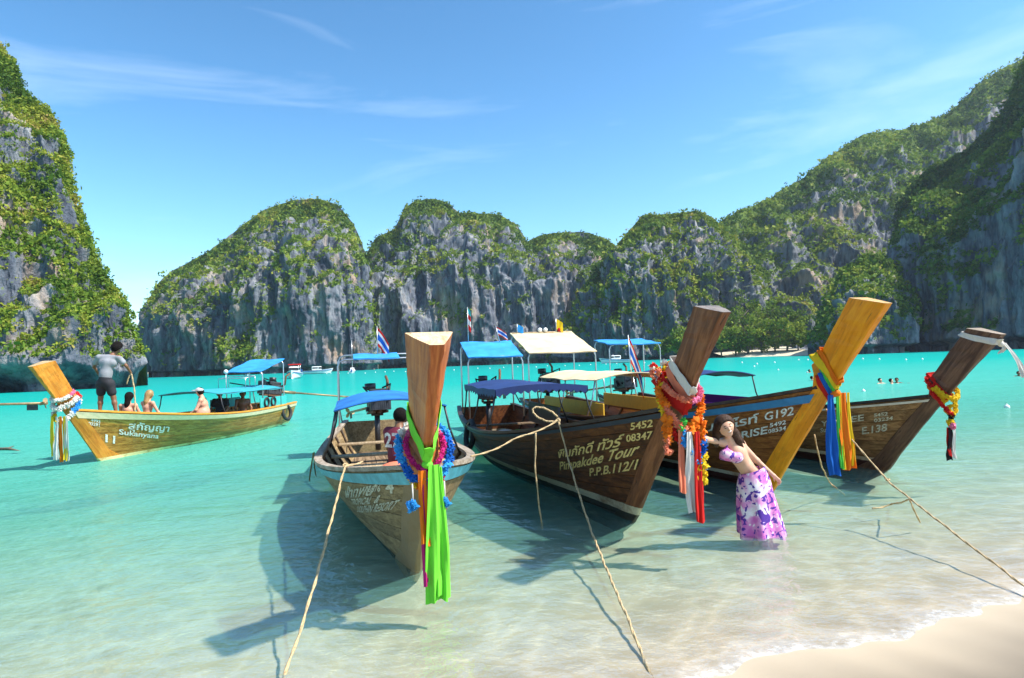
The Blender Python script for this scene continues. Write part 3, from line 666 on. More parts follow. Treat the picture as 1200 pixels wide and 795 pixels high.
    def stern_canopy(b, x, hw, dx, z, mat, tilt=0.0, frame_hw=None, post_mat=None, flat_h=0.03, name='engine_canopy'):
        fh = frame_hw or hw; pm = post_mat or STEEL
        for k, xx in enumerate((x - dx, x + dx)):
            zt = z + tilt * (k - .5) - 0.02; g0 = b.pos(max(0.01, b.st(xx, 0.6)[0]), 1, 1); r = 0.14
            pts = [Vector((xx, -min(fh, g0.y), g0.z - 0.1)), Vector((xx, -fh, g0.z + .3)), Vector((xx, -fh, zt - r)), Vector((xx, -fh + r * .3, zt - r * .3)), Vector((xx, -fh + r, zt)), Vector((xx, fh - r, zt)), Vector((xx, fh - r * .3, zt - r * .3)), Vector((xx, fh, zt - r)), Vector((xx, fh, g0.z + .3)), Vector((xx, min(fh, g0.y), g0.z - 0.1))]
            m = MB(); m.tube(pts, 0.019, 8); b.part('canopy_frame', m, pm)
        nx, ny = 6, 8
        rows = [[Vector((x - dx * 1.15 + 2.3 * dx * i / nx, -hw + 2 * hw * j / ny, z + tilt * (i / nx * 1.15 - .575) + 0.012 * math.sin(i * 2.1 + j))) for j in range(ny + 1)] for i in range(nx + 1)]
        m = MB(); m.cloth(rows, flat_h); r_ = b.part(name, m, mat); return r_
    def engine(b, yaw=0.0, pitch=0.10, x=None, z=1.05, shaft=4.0, yoff=0.0, tint=None):
        x = -b.L + 0.35 if x is None else x; M3 = Matrix.Rotation(yaw, 3, 'Z') @ Matrix.Rotation(-pitch, 3, 'Y'); c = Vector((x, yoff, z))
        P = lambda a, b_, c_: c + M3 @ Vector((a, b_, c_))
        rr = random.Random(int(x * 100 + yaw * 50))
        m = MB(); m.cyl((x, yoff, 0.1), (x, yoff, z - 0.22), 0.06, 12); m.box((x, yoff, z - 0.24), (0.2, 0.26, 0.06), bev=.01); b.part('engine_post', m, IRON)
        m = MB(); m.box(P(0, 0, 0), (0.62, 0.34, 0.34), M3, bev=0.02); m.box(P(-0.02, 0, 0.22), (0.5, 0.24, 0.12), M3, bev=0.02)
        for i in range(4): m.cyl(P(-0.2 + i * 0.13, 0.19, 0.12), P(-0.2 + i * 0.13, 0.25, 0.12), 0.035, 8)
        for i in range(10): m.box(P(rr.uniform(-.3, .3), rr.choice((-1, 1)) * rr.uniform(.15, .22), rr.uniform(-.15, .25)), (rr.uniform(.06, .14), rr.uniform(.05, .1), rr.uniform(.05, .12)), M3, bev=.006)
        en = b.part('engine', m, IRON)
        m = MB(); m.box(P(0.40, 0, 0.06), (0.09, 0.44, 0.46), M3, bev=.01)
        for i in range(9): m.box(P(0.45, -0.18 + i * 0.045, 0.06), (0.012, 0.02, 0.38), M3)
        b.part('radiator', m, DARK_STEEL, en)
        m = MB(); m.cyl(P(-0.05, -0.12, 0.30), P(-0.05, -0.12, 0.44), 0.12, 16); b.part('air_filter', m, DARK_STEEL, en)
        m = MB(); m.torus(P(0.35, 0.0, -0.02), 0.13, 0.02, M3 @ Vector((1, 0, 0)), 18, 6); m.cyl(P(0.33, 0, -0.02), P(0.37, 0, -0.02), 0.05, 10); b.part('pulley', m, STEEL, en)
        m = MB(); m.tube([P(-0.25, 0.2, 0.15), P(-0.3, 0.3, 0.2), P(-0.3, 0.32, 0.5), P(-0.45, 0.32, 0.62)], 0.032, 8); b.part('exhaust_pipe', m, RUSTY, en)
        m = MB(); m.tube([P(0.2, 0.1, 0.32), P(0.45, 0.22, 0.38), P(0.47, 0.16, 0.1), P(0.4, 0.1, -0.2)], 0.02, 6); m.tube([P(-0.2, -0.1, 0.3), P(0.1, -0.3, 0.36), P(0.4, -0.24, 0.2)], 0.018, 6); b.part('hose', m, RUBBER, en)
        m = MB(); m.tube([P(0.3, -0.12, 0.0), P(0.9, -0.14, 0.08), P(1.5, -0.1, 0.12)], 0.02, 8); b.part('tiller', m, DARK_STEEL, en)
        m = MB(); m.box(P(0, 0, -0.2), (0.8, 0.06, 0.05), M3); m.box(P(0, 0.14, -0.2), (0.8, 0.05, 0.05), M3); m.box(P(0, -0.14, -0.2), (0.8, 0.05, 0.05), M3); b.part('engine_frame', m, RUSTY, en)
        m = MB(); e = P(-shaft, 0, -0.05); m.tube([P(-0.3, 0, -0.05), P(-0.9, 0, -0.05)], 0.055, 10); m.tube([P(-0.9, 0, -0.05), e], 0.032, 10); sh = b.part('tail_shaft', m, BRASS)
        m = MB(); m.cyl(e, e - M3 @ Vector((0.14, 0, 0)), 0.04, 10)
        for i in range(3):
            an = i * 2.094; d_ = M3 @ Vector((0, math.cos(an), math.sin(an))); q = M3 @ Vector((0, -math.sin(an), math.cos(an))); ax = M3 @ Vector((-1, 0, 0)); o_ = e + ax * .06
            m.cloth([[o_ + d_ * .02 - q * .03 - ax * .02, o_ + d_ * .02 + q * .03 + ax * .02], [o_ + d_ * .09 - q * .05 - ax * .03, o_ + d_ * .09 + q * .05 + ax * .03], [o_ + d_ * .15 - q * .02 - ax * .01, o_ + d_ * .15 + q * .02 + ax * .01]], 0.006)
        b.part('propeller', m, BRASS, sh)
        m = MB(); m.box(e + M3 @ Vector((0.25, 0, -0.10)), (0.3, 0.015, 0.14), M3, bev=.004); b.part('skeg', m, DARK_STEEL, sh)
    def tyre(b, x, side, z=None, r=0.23, name='tyre_fender'):
        s, _ = b.st(x, 0.5); p = b.pos(s, 0.8, side); c = Vector((x, p.y + side * 0.06, (z if z is not None else p.z))); m = MB(); m.torus(c, r, 0.055, (0.1, side, 0.15), 28, 10); ty = b.part(name, m, RUBBER)
        g = b.pos(s, 1.0, side); m = MB(); m.tube([Vector((x, g.y, g.z + .05)), Vector((x, g.y + side * .05, g.z)), c + Vector((0, 0, r))], 0.012, 6); b.part('fender_rope', m, ROPE, ty)
    def w(b, p): return b.M @ Vector(p)

WHITE_PAINT = flat('white_lettering', (0.78, 0.76, 0.68), 0.6, 0, 0.55, 34)
CREAM_PAINT = flat('cream_lettering', (0.78, 0.56, 0.20), 0.6, 0, 0.5, 34)
FADED_PAINT = flat('faded_lettering', (0.58, 0.55, 0.42), 0.7, 0, 0.6, 34)
# ---- boat with weathered grey hull, number 4
B1 = Boat(at_z(490, 672), (0.245, -0.97), 'weathered grey brown longtail boat numbered 4 with pale blue rail and lime green sash', L=8.8, beam=1.03, zmid=0.60, zbow=1.12, zst=0.72, ztop=2.07, rake=0.83, top_w=0.175, neck_w=0.10, dep=0.34, bowp=2.0, vee=0.16)
B1.smin = 0.72
w1 = wood('weathered_hull', (0.19, 0.125, 0.055), (0.40, 0.29, 0.145), gloss=0.6, wear=(0.44, 0.37, 0.24), bottom=(0.02, (0.05, 0.045, 0.025)))
B1.hull(w1, INNERW, wood('grey_rail', (0.22, 0.17, 0.12), (0.42, 0.36, 0.28), gloss=0.7), flat('pale_blue_paint', (0.09, 0.38, 0.47), 0.5, 0, 0.35, 8), rubz=(0.895, 0.985))
B1.stem(wood('red_brown_prow', (0.36, 0.085, 0.020), (0.62, 0.22, 0.058), along=(6, 6, 0.6), rot=(0, R(-40), 0), gloss=0.38, rnd=0, wear=(0.28, 0.07, 0.025), bottom=(1.04, (0.25, 0.175, 0.088))), wood('sawn_pale', (0.50, 0.34, 0.18), (0.70, 0.54, 0.34), along=(3, 9, 3), gloss=0.7))
B1.inside(thwarts=(0.2, 0.36, 0.52), decks=(0.84, 0.955), tmat=PALEW)
B1.awning(-6.0, -3.3, 0.80, 1.33, BLUE_TARP, arch=0.15, post_mat=DARK_STEEL)
B1.stern_canopy(-8.2, 0.48, 0.35, 2.16, SKY_TARP, frame_hw=0.80, tilt=-0.1)
B1.engine(yaw=0.15, z=1.12)
# ---- dark boat
B2 = Boat(at_z(745, 612), (0.225, -0.974), 'dark brown longtail boat with yellow tour lettering and orange garlands on its prow', L=9.4, beam=1.08, zmid=0.66, zbow=1.42, zst=0.80, ztop=2.30, rake=0.87, top_w=0.125, neck_w=0.10, dep=0.27, bowp=1.8)
w2 = wood('dark_hull', (0.070, 0.021, 0.007), (0.205, 0.070, 0.019), gloss=0.42, bands=[(0.10, 0.20, (0.60, 0.52, 0.36))], bottom=(0.10, (0.035, 0.032, 0.024)))
B2.hull(w2, INNERW, wood('dark_rail', (0.03, 0.018, 0.012), (0.08, 0.045, 0.03), gloss=0.4), flat('blue_black_paint', (0.02, 0.025, 0.05), 0.4, 0, 0.3, 8), rubz=(0.955, 0.99))
B2.stem(wood('dark_prow', (0.15, 0.052, 0.022), (0.32, 0.125, 0.05), along=(6, 6, 0.6), rot=(0, R(-40), 0), gloss=0.4, rnd=0, bands=[(0.10, 0.20, (0.60, 0.52, 0.36))], bottom=(0.10, (0.035, 0.032, 0.024))), wood('sawn_grey', (0.14, 0.12, 0.11), (0.26, 0.22, 0.19), along=(3, 9, 3), gloss=0.7))
B2.inside(thwarts=(0.2, 0.4, 0.6), decks=(0.80, 0.955))
B2.awning(-7.4, -3.9, 0.84, 1.44, NAVY_TARP, arch=0.08, fringe=NAVY_TARP, post_mat=DARK_STEEL, np_=(0, 0.5, 1))
B2.stern_canopy(-8.5, 0.66, 0.55, 2.26, SKY_TARP, tilt=-0.35)
B2.engine(yaw=-0.2, z=1.15)
# ---- orange prow boat
B3 = Boat(at_z(906, 577), (0.255, -0.967), 'red brown longtail boat G192 with an orange prow and rainbow sash', L=10.4, beam=1.10, zmid=0.68, zbow=1.50, zst=0.82, ztop=2.42, rake=0.81, top_w=0.13, neck_w=0.11, dep=0.34, bowp=1.8)
w3 = wood('varnished_hull', (0.20, 0.062, 0.014), (0.42, 0.165, 0.040), gloss=0.36, bands=[(0.13, 0.185, (0.66, 0.60, 0.46))], bottom=(0.13, (0.06, 0.014, 0.010)))
B3.hull(w3, INNERW, wood('brown_rail', (0.06, 0.03, 0.02), (0.16, 0.08, 0.04), gloss=0.4), flat('mid_blue_paint', (0.035, 0.20, 0.42), 0.45, 0, 0.2, 8), rubz=(0.90, 0.965))
B3.stem(wood('orange_prow', (0.78, 0.25, 0.006), (0.95, 0.40, 0.018), along=(6, 6, 0.6), rot=(0, R(-40), 0), gloss=0.35, rnd=0, wear=(0.20, 0.07, 0.015), wearamt=0.6), wood('sawn_warm', (0.46, 0.27, 0.10), (0.62, 0.42, 0.2), along=(3, 9, 3), gloss=0.6))
B3.inside(thwarts=(0.2, 0.4, 0.6), decks=(0.80, 0.955))
B3.awning(-8.0, -4.2, 0.86, 1.50, CREAM_TARP, arch=0.14, post_mat=STEEL, np_=(0, 0.5, 1))
B3.stern_canopy(-9.5, 0.95, 0.85, 2.44, CREAM_TARP, tilt=-0.55)
B3.engine(yaw=0.1, z=1.25)
# ---- right hand boat
B4 = Boat(at_z(1040, 553), (0.25, -0.968), 'brown longtail boat E.138 with yellow garland and white cloth tied at its prow tip', L=10.2, beam=1.05, zmid=0.62, zbow=1.24, zst=0.78, ztop=2.06, rake=0.86, flare=0.05, top_w=0.13, neck_w=0.10, dep=0.31, bowp=1.8)
w4 = wood('brown_hull', (0.15, 0.068, 0.024), (0.40, 0.215, 0.09), gloss=0.55, wear=(0.30, 0.22, 0.13), bands=[(0.14, 0.20, (0.62, 0.52, 0.36))], bottom=(0.14, (0.055, 0.016, 0.012)))
B4.hull(w4, INNERW, wood('black_rail', (0.025, 0.018, 0.014), (0.06, 0.045, 0.035), gloss=0.5), flat('white_edge_paint', (0.62, 0.55, 0.48), 0.5, 0, 0.2, 8), rubz=(0.955, 0.98))
B4.stem(wood('black_brown_prow', (0.075, 0.036, 0.024), (0.19, 0.10, 0.06), along=(6, 6, 0.6), rot=(0, R(-42), 0), gloss=0.45, rnd=0), wood('sawn_dull', (0.22, 0.17, 0.12), (0.40, 0.32, 0.25), along=(3, 9, 3), gloss=0.7))
B4.inside(thwarts=(0.2, 0.4, 0.6), decks=(0.80, 0.955))
B4.awning(-7.6, -4.4, 0.80, 1.42, NAVY_TARP, arch=0.14, post_mat=DARK_STEEL)
B4.stern_canopy(-9.5, 0.80, 0.55, 2.40, SKY_TARP, tilt=-0.15)
B4.engine(yaw=0.1, z=1.15)
# ---- left boat with crew
B5 = Boat(at_z(116, 541), (-0.105, -0.9945), 'golden brown longtail boat numbered 11 carrying tourists, cream and orange rail', L=8.7, beam=1.08, zmid=0.70, zbow=1.24, zst=0.72, ztop=2.17, rake=0.78, top_w=0.15, neck_w=0.11, dep=0.38, bowp=1.9)
w5 = wood('golden_hull', (0.30, 0.125, 0.016), (0.62, 0.31, 0.058), gloss=0.38, bands=[(0.0, 0.075, (0.75, 0.60, 0.30))], bottom=(0.0, (0.10, 0.08, 0.04)), wear=(0.66, 0.40, 0.12))
B5.hull(w5, INNERW, flat('orange_paint', (0.70, 0.28, 0.03), 0.4, 0, 0.2, 8), flat('cream_paint', (0.78, 0.62, 0.38), 0.45, 0, 0.12, 8), rubz=(0.885, 0.985))
B5.stem(wood('orange_brown_prow', (0.52, 0.18, 0.018), (0.74, 0.33, 0.05), along=(6, 6, 0.6), rot=(0, R(-40), 0), gloss=0.35, rnd=0, wear=(0.2, 0.075, 0.02), bands=[(0.0, 0.075, (0.75, 0.60, 0.30))]), wood('sawn_straw', (0.40, 0.28, 0.13), (0.60, 0.45, 0.25), along=(3, 9, 3), gloss=0.7))
B5.inside(thwarts=(0.18, 0.34, 0.50, 0.64), decks=(0.76, 0.955))
B5.awning(-7.3, -3.4, 0.90, 1.32, TEAL_TARP, arch=0.10, post_mat=DARK_STEEL, np_=(0, 0.5, 1))
B5.stern_canopy(-7.2, 0.62, 0.75, 2.10, SKY_TARP, tilt=-0.35)
B5.engine(yaw=-0.62, z=1.22, shaft=4.2, pitch=0.13)
B5.tyre(-7.6, 1, z=0.46, r=0.24)
# ---- lettering, as painted on each boat
for s_, a, c, h in (("พิมภักดี ทัวร์", (655, 537), (727, 523), 9), ("Pimpakdee Tour", (657, 551), (746, 533), 9.5), ("P.P.B.112/1", (692, 558), (746, 550), 9), ("5452", (740, 504), (766, 500), 8), ("08347", (735, 518), (765, 514), 8)):
    B2.lettering(s_, a, c, h, CREAM_PAINT, -1, bold=0.02)
for s_, a, c, h in (("ไรท์", (860, 501), (889, 495), 9), ("G192", (897, 493), (931, 486), 9), ("RISE", (870, 514), (900, 508), 8), ("5492", (903, 501), (922, 497), 4.5), ("08534", (901, 508), (922, 504), 4.5), ("ซัน", (806, 511), (838, 504), 9), ("ARAN", (800, 530), (840, 521), 8)):
    B3.lettering(s_, a, c, h, WHITE_PAINT, -1, bold=0.02)
for s_, a, c, h in (("YA", (963, 500), (978, 498), 6), ("EE", (998, 495), (1013, 493), 7), ("Sures", (962, 507), (979, 505), 5), ("5452", (1025, 489), (1041, 487), 4), ("03234", (1025, 495), (1047, 492), 4), ("E.138", (1011, 509), (1040, 505), 8)):
    B4.lettering(s_, a, c, h, FADED_PAINT, -1, bold=0.02)
for s_, a, c, h in (("ฟ้าทพน", (406, 583), (436, 580), 10), ("4992", (430, 567.5), (444, 567), 6), ("03676", (430, 577), (447, 576), 7), ("4", (453, 578), (463, 578), 14), ("TROPICAL  &", (413, 591), (444, 589), 6), ("DOLPHIN RESORT", (420, 600), (462, 597), 6.5)):
    B1.lettering(s_, a, c, h, FADED_PAINT, -1, bold=0.02, shear=0.8)
for s_, a, c, h in (("สุกัญญา", (150, 503), (197, 506), 8), ("Sukanyana", (139, 509), (185, 514), 6), ("11", (123, 518), (134, 520), 9), ("4992", (106, 494), (117, 496), 3.5), ("03291", (103, 498), (116, 500), 3.5)):
    B5.lettering(s_, a, c, h, WHITE_PAINT, 1, bold=0.02)
# ================================================================ PEOPLE
def snets(Fd, o, h):
    S = Fd < 0; n = Fd.shape; cs = [(i, j, k) for i in (0, 1) for j in (0, 1) for k in (0, 1)]
    sl = lambda c, A: A[c[0]:n[0] - 1 + c[0], c[1]:n[1] - 1 + c[1], c[2]:n[2] - 1 + c[2]]
    cnt = sum(sl(c, S).astype(np.int8) for c in cs); act = (cnt > 0) & (cnt < 8); ids = np.argwhere(act)
    imap = -np.ones(act.shape, int); imap[act] = np.arange(len(ids))
    acc = np.zeros((len(ids), 3)); w = np.zeros(len(ids))
    vals = {c: Fd[ids[:, 0] + c[0], ids[:, 1] + c[1], ids[:, 2] + c[2]] for c in cs}
    for a in cs:
        for ax in range(3):
            if a[ax]: continue
            b = list(a); b[ax] = 1; b = tuple(b); fa, fb = vals[a], vals[b]; m = (fa < 0) != (fb < 0)
            tt = np.where(m, fa / np.where(fa == fb, 1, fa - fb), 0); p = np.array(a, float)[None] + tt[:, None] * np.eye(3)[ax][None]
            acc[m] += p[m]; w[m] += 1
    V = (ids + acc / w[:, None]) * h + np.array(o); Q = []
    for ax in range(3):
        u, v = (ax + 1) % 3, (ax + 2) % 3
        a = [slice(None)] * 3; b = [slice(None)] * 3; a[ax] = slice(0, -1); b[ax] = slice(1, None)
        S0, S1 = S[tuple(a)], S[tuple(b)]; e = np.argwhere(S0 != S1); ok = (e[:, u] > 0) & (e[:, v] > 0) & (e[:, u] < n[u] - 1) & (e[:, v] < n[v] - 1); e = e[ok]
        def cell(du, dv):
            c = e.copy(); c[:, u] += du; c[:, v] += dv; return imap[c[:, 0], c[:, 1], c[:, 2]]
        q = np.stack([cell(-1, -1), cell(0, -1), cell(0, 0), cell(-1, 0)], 1); fl = ~S0[tuple(e.T)]
        q[fl] = q[fl][:, ::-1]; Q.append(q)
    return V, np.concatenate(Q)
def sdf_mesh(name, prims, h=0.012, k=0.03, clip=None, inflate=0.0):
    """prims: ('c',a,b,ra,rb) tapered capsules / ('e',c,(rx,ry,rz),M3) ellipsoids, joined smoothly into one skin"""
    pts = []
    for p in prims:
        if p[0] == 'c':
            for q, r in ((p[1], p[3]), (p[2], p[4])): pts += [np.array(q) - r - inflate, np.array(q) + r + inflate]
        else: m_ = max(p[2]); pts += [np.array(p[1]) - m_ - inflate, np.array(p[1]) + m_ + inflate]
    lo = np.min(pts, 0) - 3 * h - k; hi = np.max(pts, 0) + 3 * h + k; n = np.ceil((hi - lo) / h).astype(int) + 1
    Fd = np.full(n, 0.25); ax = [lo[i] + h * np.arange(n[i]) for i in range(3)]
    for p in prims:
        kk = p[5] if p[0] == 'c' and len(p) > 5 else (p[4] if p[0] == 'e' and len(p) > 4 else k)
        if p[0] == 'c':
            a, b = np.array(p[1], float), np.array(p[2], float); mn = np.minimum(a, b); mx = np.maximum(a, b); r = max(p[3], p[4])
        else: a = np.array(p[1], float); mn = mx = a; r = max(p[2])
        i0 = np.clip(np.floor((mn - r - inflate - kk - 2 * h - lo) / h).astype(int), 0, None); i1 = np.minimum(np.ceil((mx + r + inflate + kk + 2 * h - lo) / h).astype(int) + 1, n)
        X, Y, Z = np.meshgrid(ax[0][i0[0]:i1[0]], ax[1][i0[1]:i1[1]], ax[2][i0[2]:i1[2]], indexing='ij'); G = np.stack([X, Y, Z], -1)
        if p[0] == 'c':
            ab = b - a; L2 = max(ab @ ab, 1e-9); tt = np.clip(((G - a) @ ab) / L2, 0, 1); d = np.linalg.norm(G - a - tt[..., None] * ab, axis=-1) - (p[3] + (p[4] - p[3]) * tt)
        else:
            q = G - a
            if len(p) > 3 and p[3] is not None: q = q @ np.array(p[3])
            rr_ = np.array(p[2]); l = np.linalg.norm(q / rr_, axis=-1); d = (l - 1) * min(rr_) if min(rr_) > 0 else l
            l2 = np.linalg.norm(q / rr_ ** 2, axis=-1) + 1e-9; d = l * (l - 1) / l2
        d = d - inflate
        sl = tuple(slice(i0[i], i1[i]) for i in range(3)); o = Fd[sl]; hh_ = np.clip(0.5 + 0.5 * (o - d) / kk, 0, 1)
        Fd[sl] = o * (1 - hh_) + d * hh_ - kk * hh_ * (1 - hh_)
    if clip is not None:
        X, Y, Z = np.meshgrid(*ax, indexing='ij'); Fd = np.maximum(Fd, clip(X, Y, Z))
    Fd[0] = Fd[-1] = 0.2; Fd[:, 0] = Fd[:, -1] = 0.2; Fd[:, :, 0] = Fd[:, :, -1] = 0.2
    V, Q = snets(Fd, lo, h); return mesh_np(name, V, Q)
def skin(name, c):
    t = NT(name); n = t.noise(t.coord('Object'), 14, 4, 0.6); col = t.mix(n, tuple(x * .86 for x in c), tuple(min(1, x * 1.1) for x in c))
    return t.done(t.bsdf(col, 0.45, 0, None, 0.4, Subsurface__Weight=0.08, Subsurface__Scale=0.02))
FAIR = skin('fair_skin', (0.62, 0.36, 0.235)); TAN = skin('tan_skin', (0.52, 0.285, 0.18)); BROWN = skin('brown_skin', (0.21, 0.095, 0.045)); PINKISH = skin('sunburnt_skin', (0.62, 0.32, 0.21))
HAIR = flat('dark_brown_hair', (0.050, 0.023, 0.012), 0.65, 0, 0.6, 40, 1.0, 0.25); BLACK_HAIR = flat('black_hair', (0.010, 0.008, 0.007), 0.9, 0, 0.4, 40, 1.0, 0.1); BLOND_HAIR = flat('blond_hair', (0.34, 0.20, 0.07), 0.45, 0, 0.3, 40, 0.4)
LIP = flat('lips', (0.45, 0.09, 0.08), 0.35, 0, 0.1); TEETH = flat('teeth', (0.85, 0.83, 0.78), 0.3, 0, 0.03); EYE = flat('eyes', (0.012, 0.008, 0.006), 0.15, 0, 0.1)
V3 = lambda *a: np.array(a, float)
def hand(wr, d, pal, s=1.0, curl=0.5, r=0.0085):
    """wr wrist, d pointing direction, pal palm normal"""
    d = np.array(d, float) / np.linalg.norm(d); pal = np.array(pal, float); pal -= d * (pal @ d); pal /= np.linalg.norm(pal); sd = np.cross(d, pal); P = []
    kn = wr + d * 0.085 * s
    P.append(('c', wr + d * .02 * s - sd * .010 * s, kn - sd * 0.022 * s, .018 * s, .014 * s, .02)); P.append(('c', wr + d * .02 * s + sd * .010 * s, kn + sd * 0.022 * s, .018 * s, .014 * s, .02))
    for i, (off, ln) in enumerate(((-0.033, .062), (-0.011, .074), (0.011, .078), (0.033, .068))):
        b0 = kn + sd * off * s; d1 = d * math.cos(curl * .6) + pal * math.sin(curl * .6); b1 = b0 + d1 * ln * .5 * s; d2 = d * math.cos(curl * 1.7) + pal * math.sin(curl * 1.7); b2 = b1 + d2 * ln * .5 * s
        P += [('c', b0, b1, r * s, r * .95 * s, .006), ('c', b1, b2, r * .95 * s, r * .8 * s, .006)]
    t0 = wr + d * .03 * s + sd * .026 * s; t1 = t0 + (d * .7 + sd * .8 + pal * .3) * .035 * s; t2 = t1 + (d * .9 + sd * .2 + pal * .4) * .032 * s
    P += [('c', t0, t1, r * 1.3 * s, r * 1.05 * s, .008), ('c', t1, t2, r * 1.05 * s, r * .85 * s, .006)]; return P
def body_prims(J, female=False, s=1.0, fingers=True, bust=None, belly=0.0):
    f = 0.86 if female else 1.0; P = []
    g = lambda k: np.array(J[k], float)
    nb = g('neck'); fd = g('face') / np.linalg.norm(J['face']); up = g('head') - nb; up /= np.linalg.norm(up)
    P += [('c', g('pelvis'), g('waist'), .125 * s * (.88 if female else .95), (.085 if female else .118) * s + belly * .4, .05 * f ** 3), ('c', g('waist'), g('chest'), (.085 if female else .118) * s + belly * .4, .125 * f * s, .05 * f ** 3), ('c', g('chest'), nb, .115 * f * s, .05 * s, .05 * f ** 3)]
    sv = g('shL') - g('shR'); cw = .12 if female else .22; P += [('c', g('chest') + sv * cw, g('chest') - sv * cw, .105 * f * f * s, .105 * f * f * s, .04), ('c', g('shL'), g('shR'), .058 * f * s, .058 * f * s, .04)]
    if belly: P.append(('e', g('waist') * .7 + g('pelvis') * .3 + np.array(J.get('front', J['face']), float) * .05, (.15 * s + belly,) * 3, None, .06))
    P += [('c', g('hipL'), g('hipR'), .105 * s * f, .105 * s * f, .05), ('c', nb, g('head') - up * .04 * s, .052 * f * s, .05 * f * s, .03)]
    hd = g('head'); s0 = s; s = s * J.get('hs', 1.0); P += [('e', hd + up * .02 * s - fd * .012 * s, (.083 * s, .083 * s, .095 * s), None, .02), ('c', hd - up * .005 * s + fd * .022 * s, hd - up * .075 * s + fd * .045 * s, .066 * s, .034 * s, .03)]
    sd = np.cross(fd, up); P += [('c', hd - up * .0 * s + fd * .088 * s, hd - up * .028 * s + fd * .104 * s, .009 * s, .013 * s, .012)]
    for q in (-1, 1): P.append(('c', hd + sd * q * .082 * s + up * .01 * s, hd + sd * q * .084 * s - up * .025 * s, .014 * s, .010 * s, .008))
    s = s0
    for c in 'LR':
        if 'el' + c in J:
            P += [('c', g('sh' + c), g('el' + c), .046 * f * s, .037 * f * s, .03), ('c', g('el' + c), g('wr' + c), .037 * f * s, .026 * f * s, .02)]
            d = g('wr' + c) - g('el' + c); d /= np.linalg.norm(d)
            if fingers: P += hand(g('wr' + c), J.get('hd' + c, d), J.get('pal' + c, (0, 0, -1)), s * (.92 if female else 1.0), J.get('curl', .5))
            else: P.append(('c', g('wr' + c), g('wr' + c) + d * .11 * s, .034 * s, .028 * s, .02))
        if 'kn' + c in J:
            P += [('c', g('hip' + c), g('kn' + c), .088 * s, .056 * s, .03), ('c', g('kn' + c), g('kn' + c) * .62 + g('an' + c) * .38, .054 * s, .055 * s, .03), ('c', g('kn' + c) * .62 + g('an' + c) * .38, g('an' + c), .055 * s, .036 * s, .03)]
            fo_ = np.array(J.get('front', J['face']), float); fo_[2] = 0; fo_ /= np.linalg.norm(fo_) + 1e-9
            P.append(('c', g('an' + c) - fo_ * .03 * s + V3(0, 0, -.035 * s), g('an' + c) + fo_ * .15 * s + V3(0, 0, -.045 * s), .036 * s, .024 * s, .03))
    return P
def hair_part(J, s, mat, parent, long_=None, h=0.012, cap=None):
    s = s * J.get('hs', 1.0)
    fd = np.array(J['face'], float); fd /= np.linalg.norm(fd); hd = np.array(J['head'], float); up = hd - np.array(J['neck'], float); up /= np.linalg.norm(up)
    P = [('e', hd + up * .026 * s - fd * .016 * s, (.098 * s, .098 * s, .106 * s), None, .02)]
    for seg in (long_ or []): P.append(('c', *seg, .03))
    c0 = hd + fd * .044 * s + up * .055 * s; nn = fd * 1.0 - up * .45; nn /= np.linalg.norm(nn)
    lowc = hd - up * .055 * s
    def clip(X, Y, Z):
        a = (X - c0[0]) * nn[0] + (Y - c0[1]) * nn[1] + (Z - c0[2]) * nn[2]
        dx, dy, dz = X - hd[0], Y - hd[1], Z - hd[2]; fw = dx * fd[0] + dy * fd[1] + dz * fd[2]; uu = dx * up[0] + dy * up[1] + dz * up[2]; ss = np.sqrt(np.maximum(0, dx * dx + dy * dy + dz * dz - fw * fw - uu * uu))
        if long_: return np.where(uu > .03 * s, a, np.maximum(a, np.minimum(fw - .02 * s, .075 * s - ss)))
        return a
    me = sdf_mesh('hair', P, h, .02, clip); return link('hair', me, mat, parent)
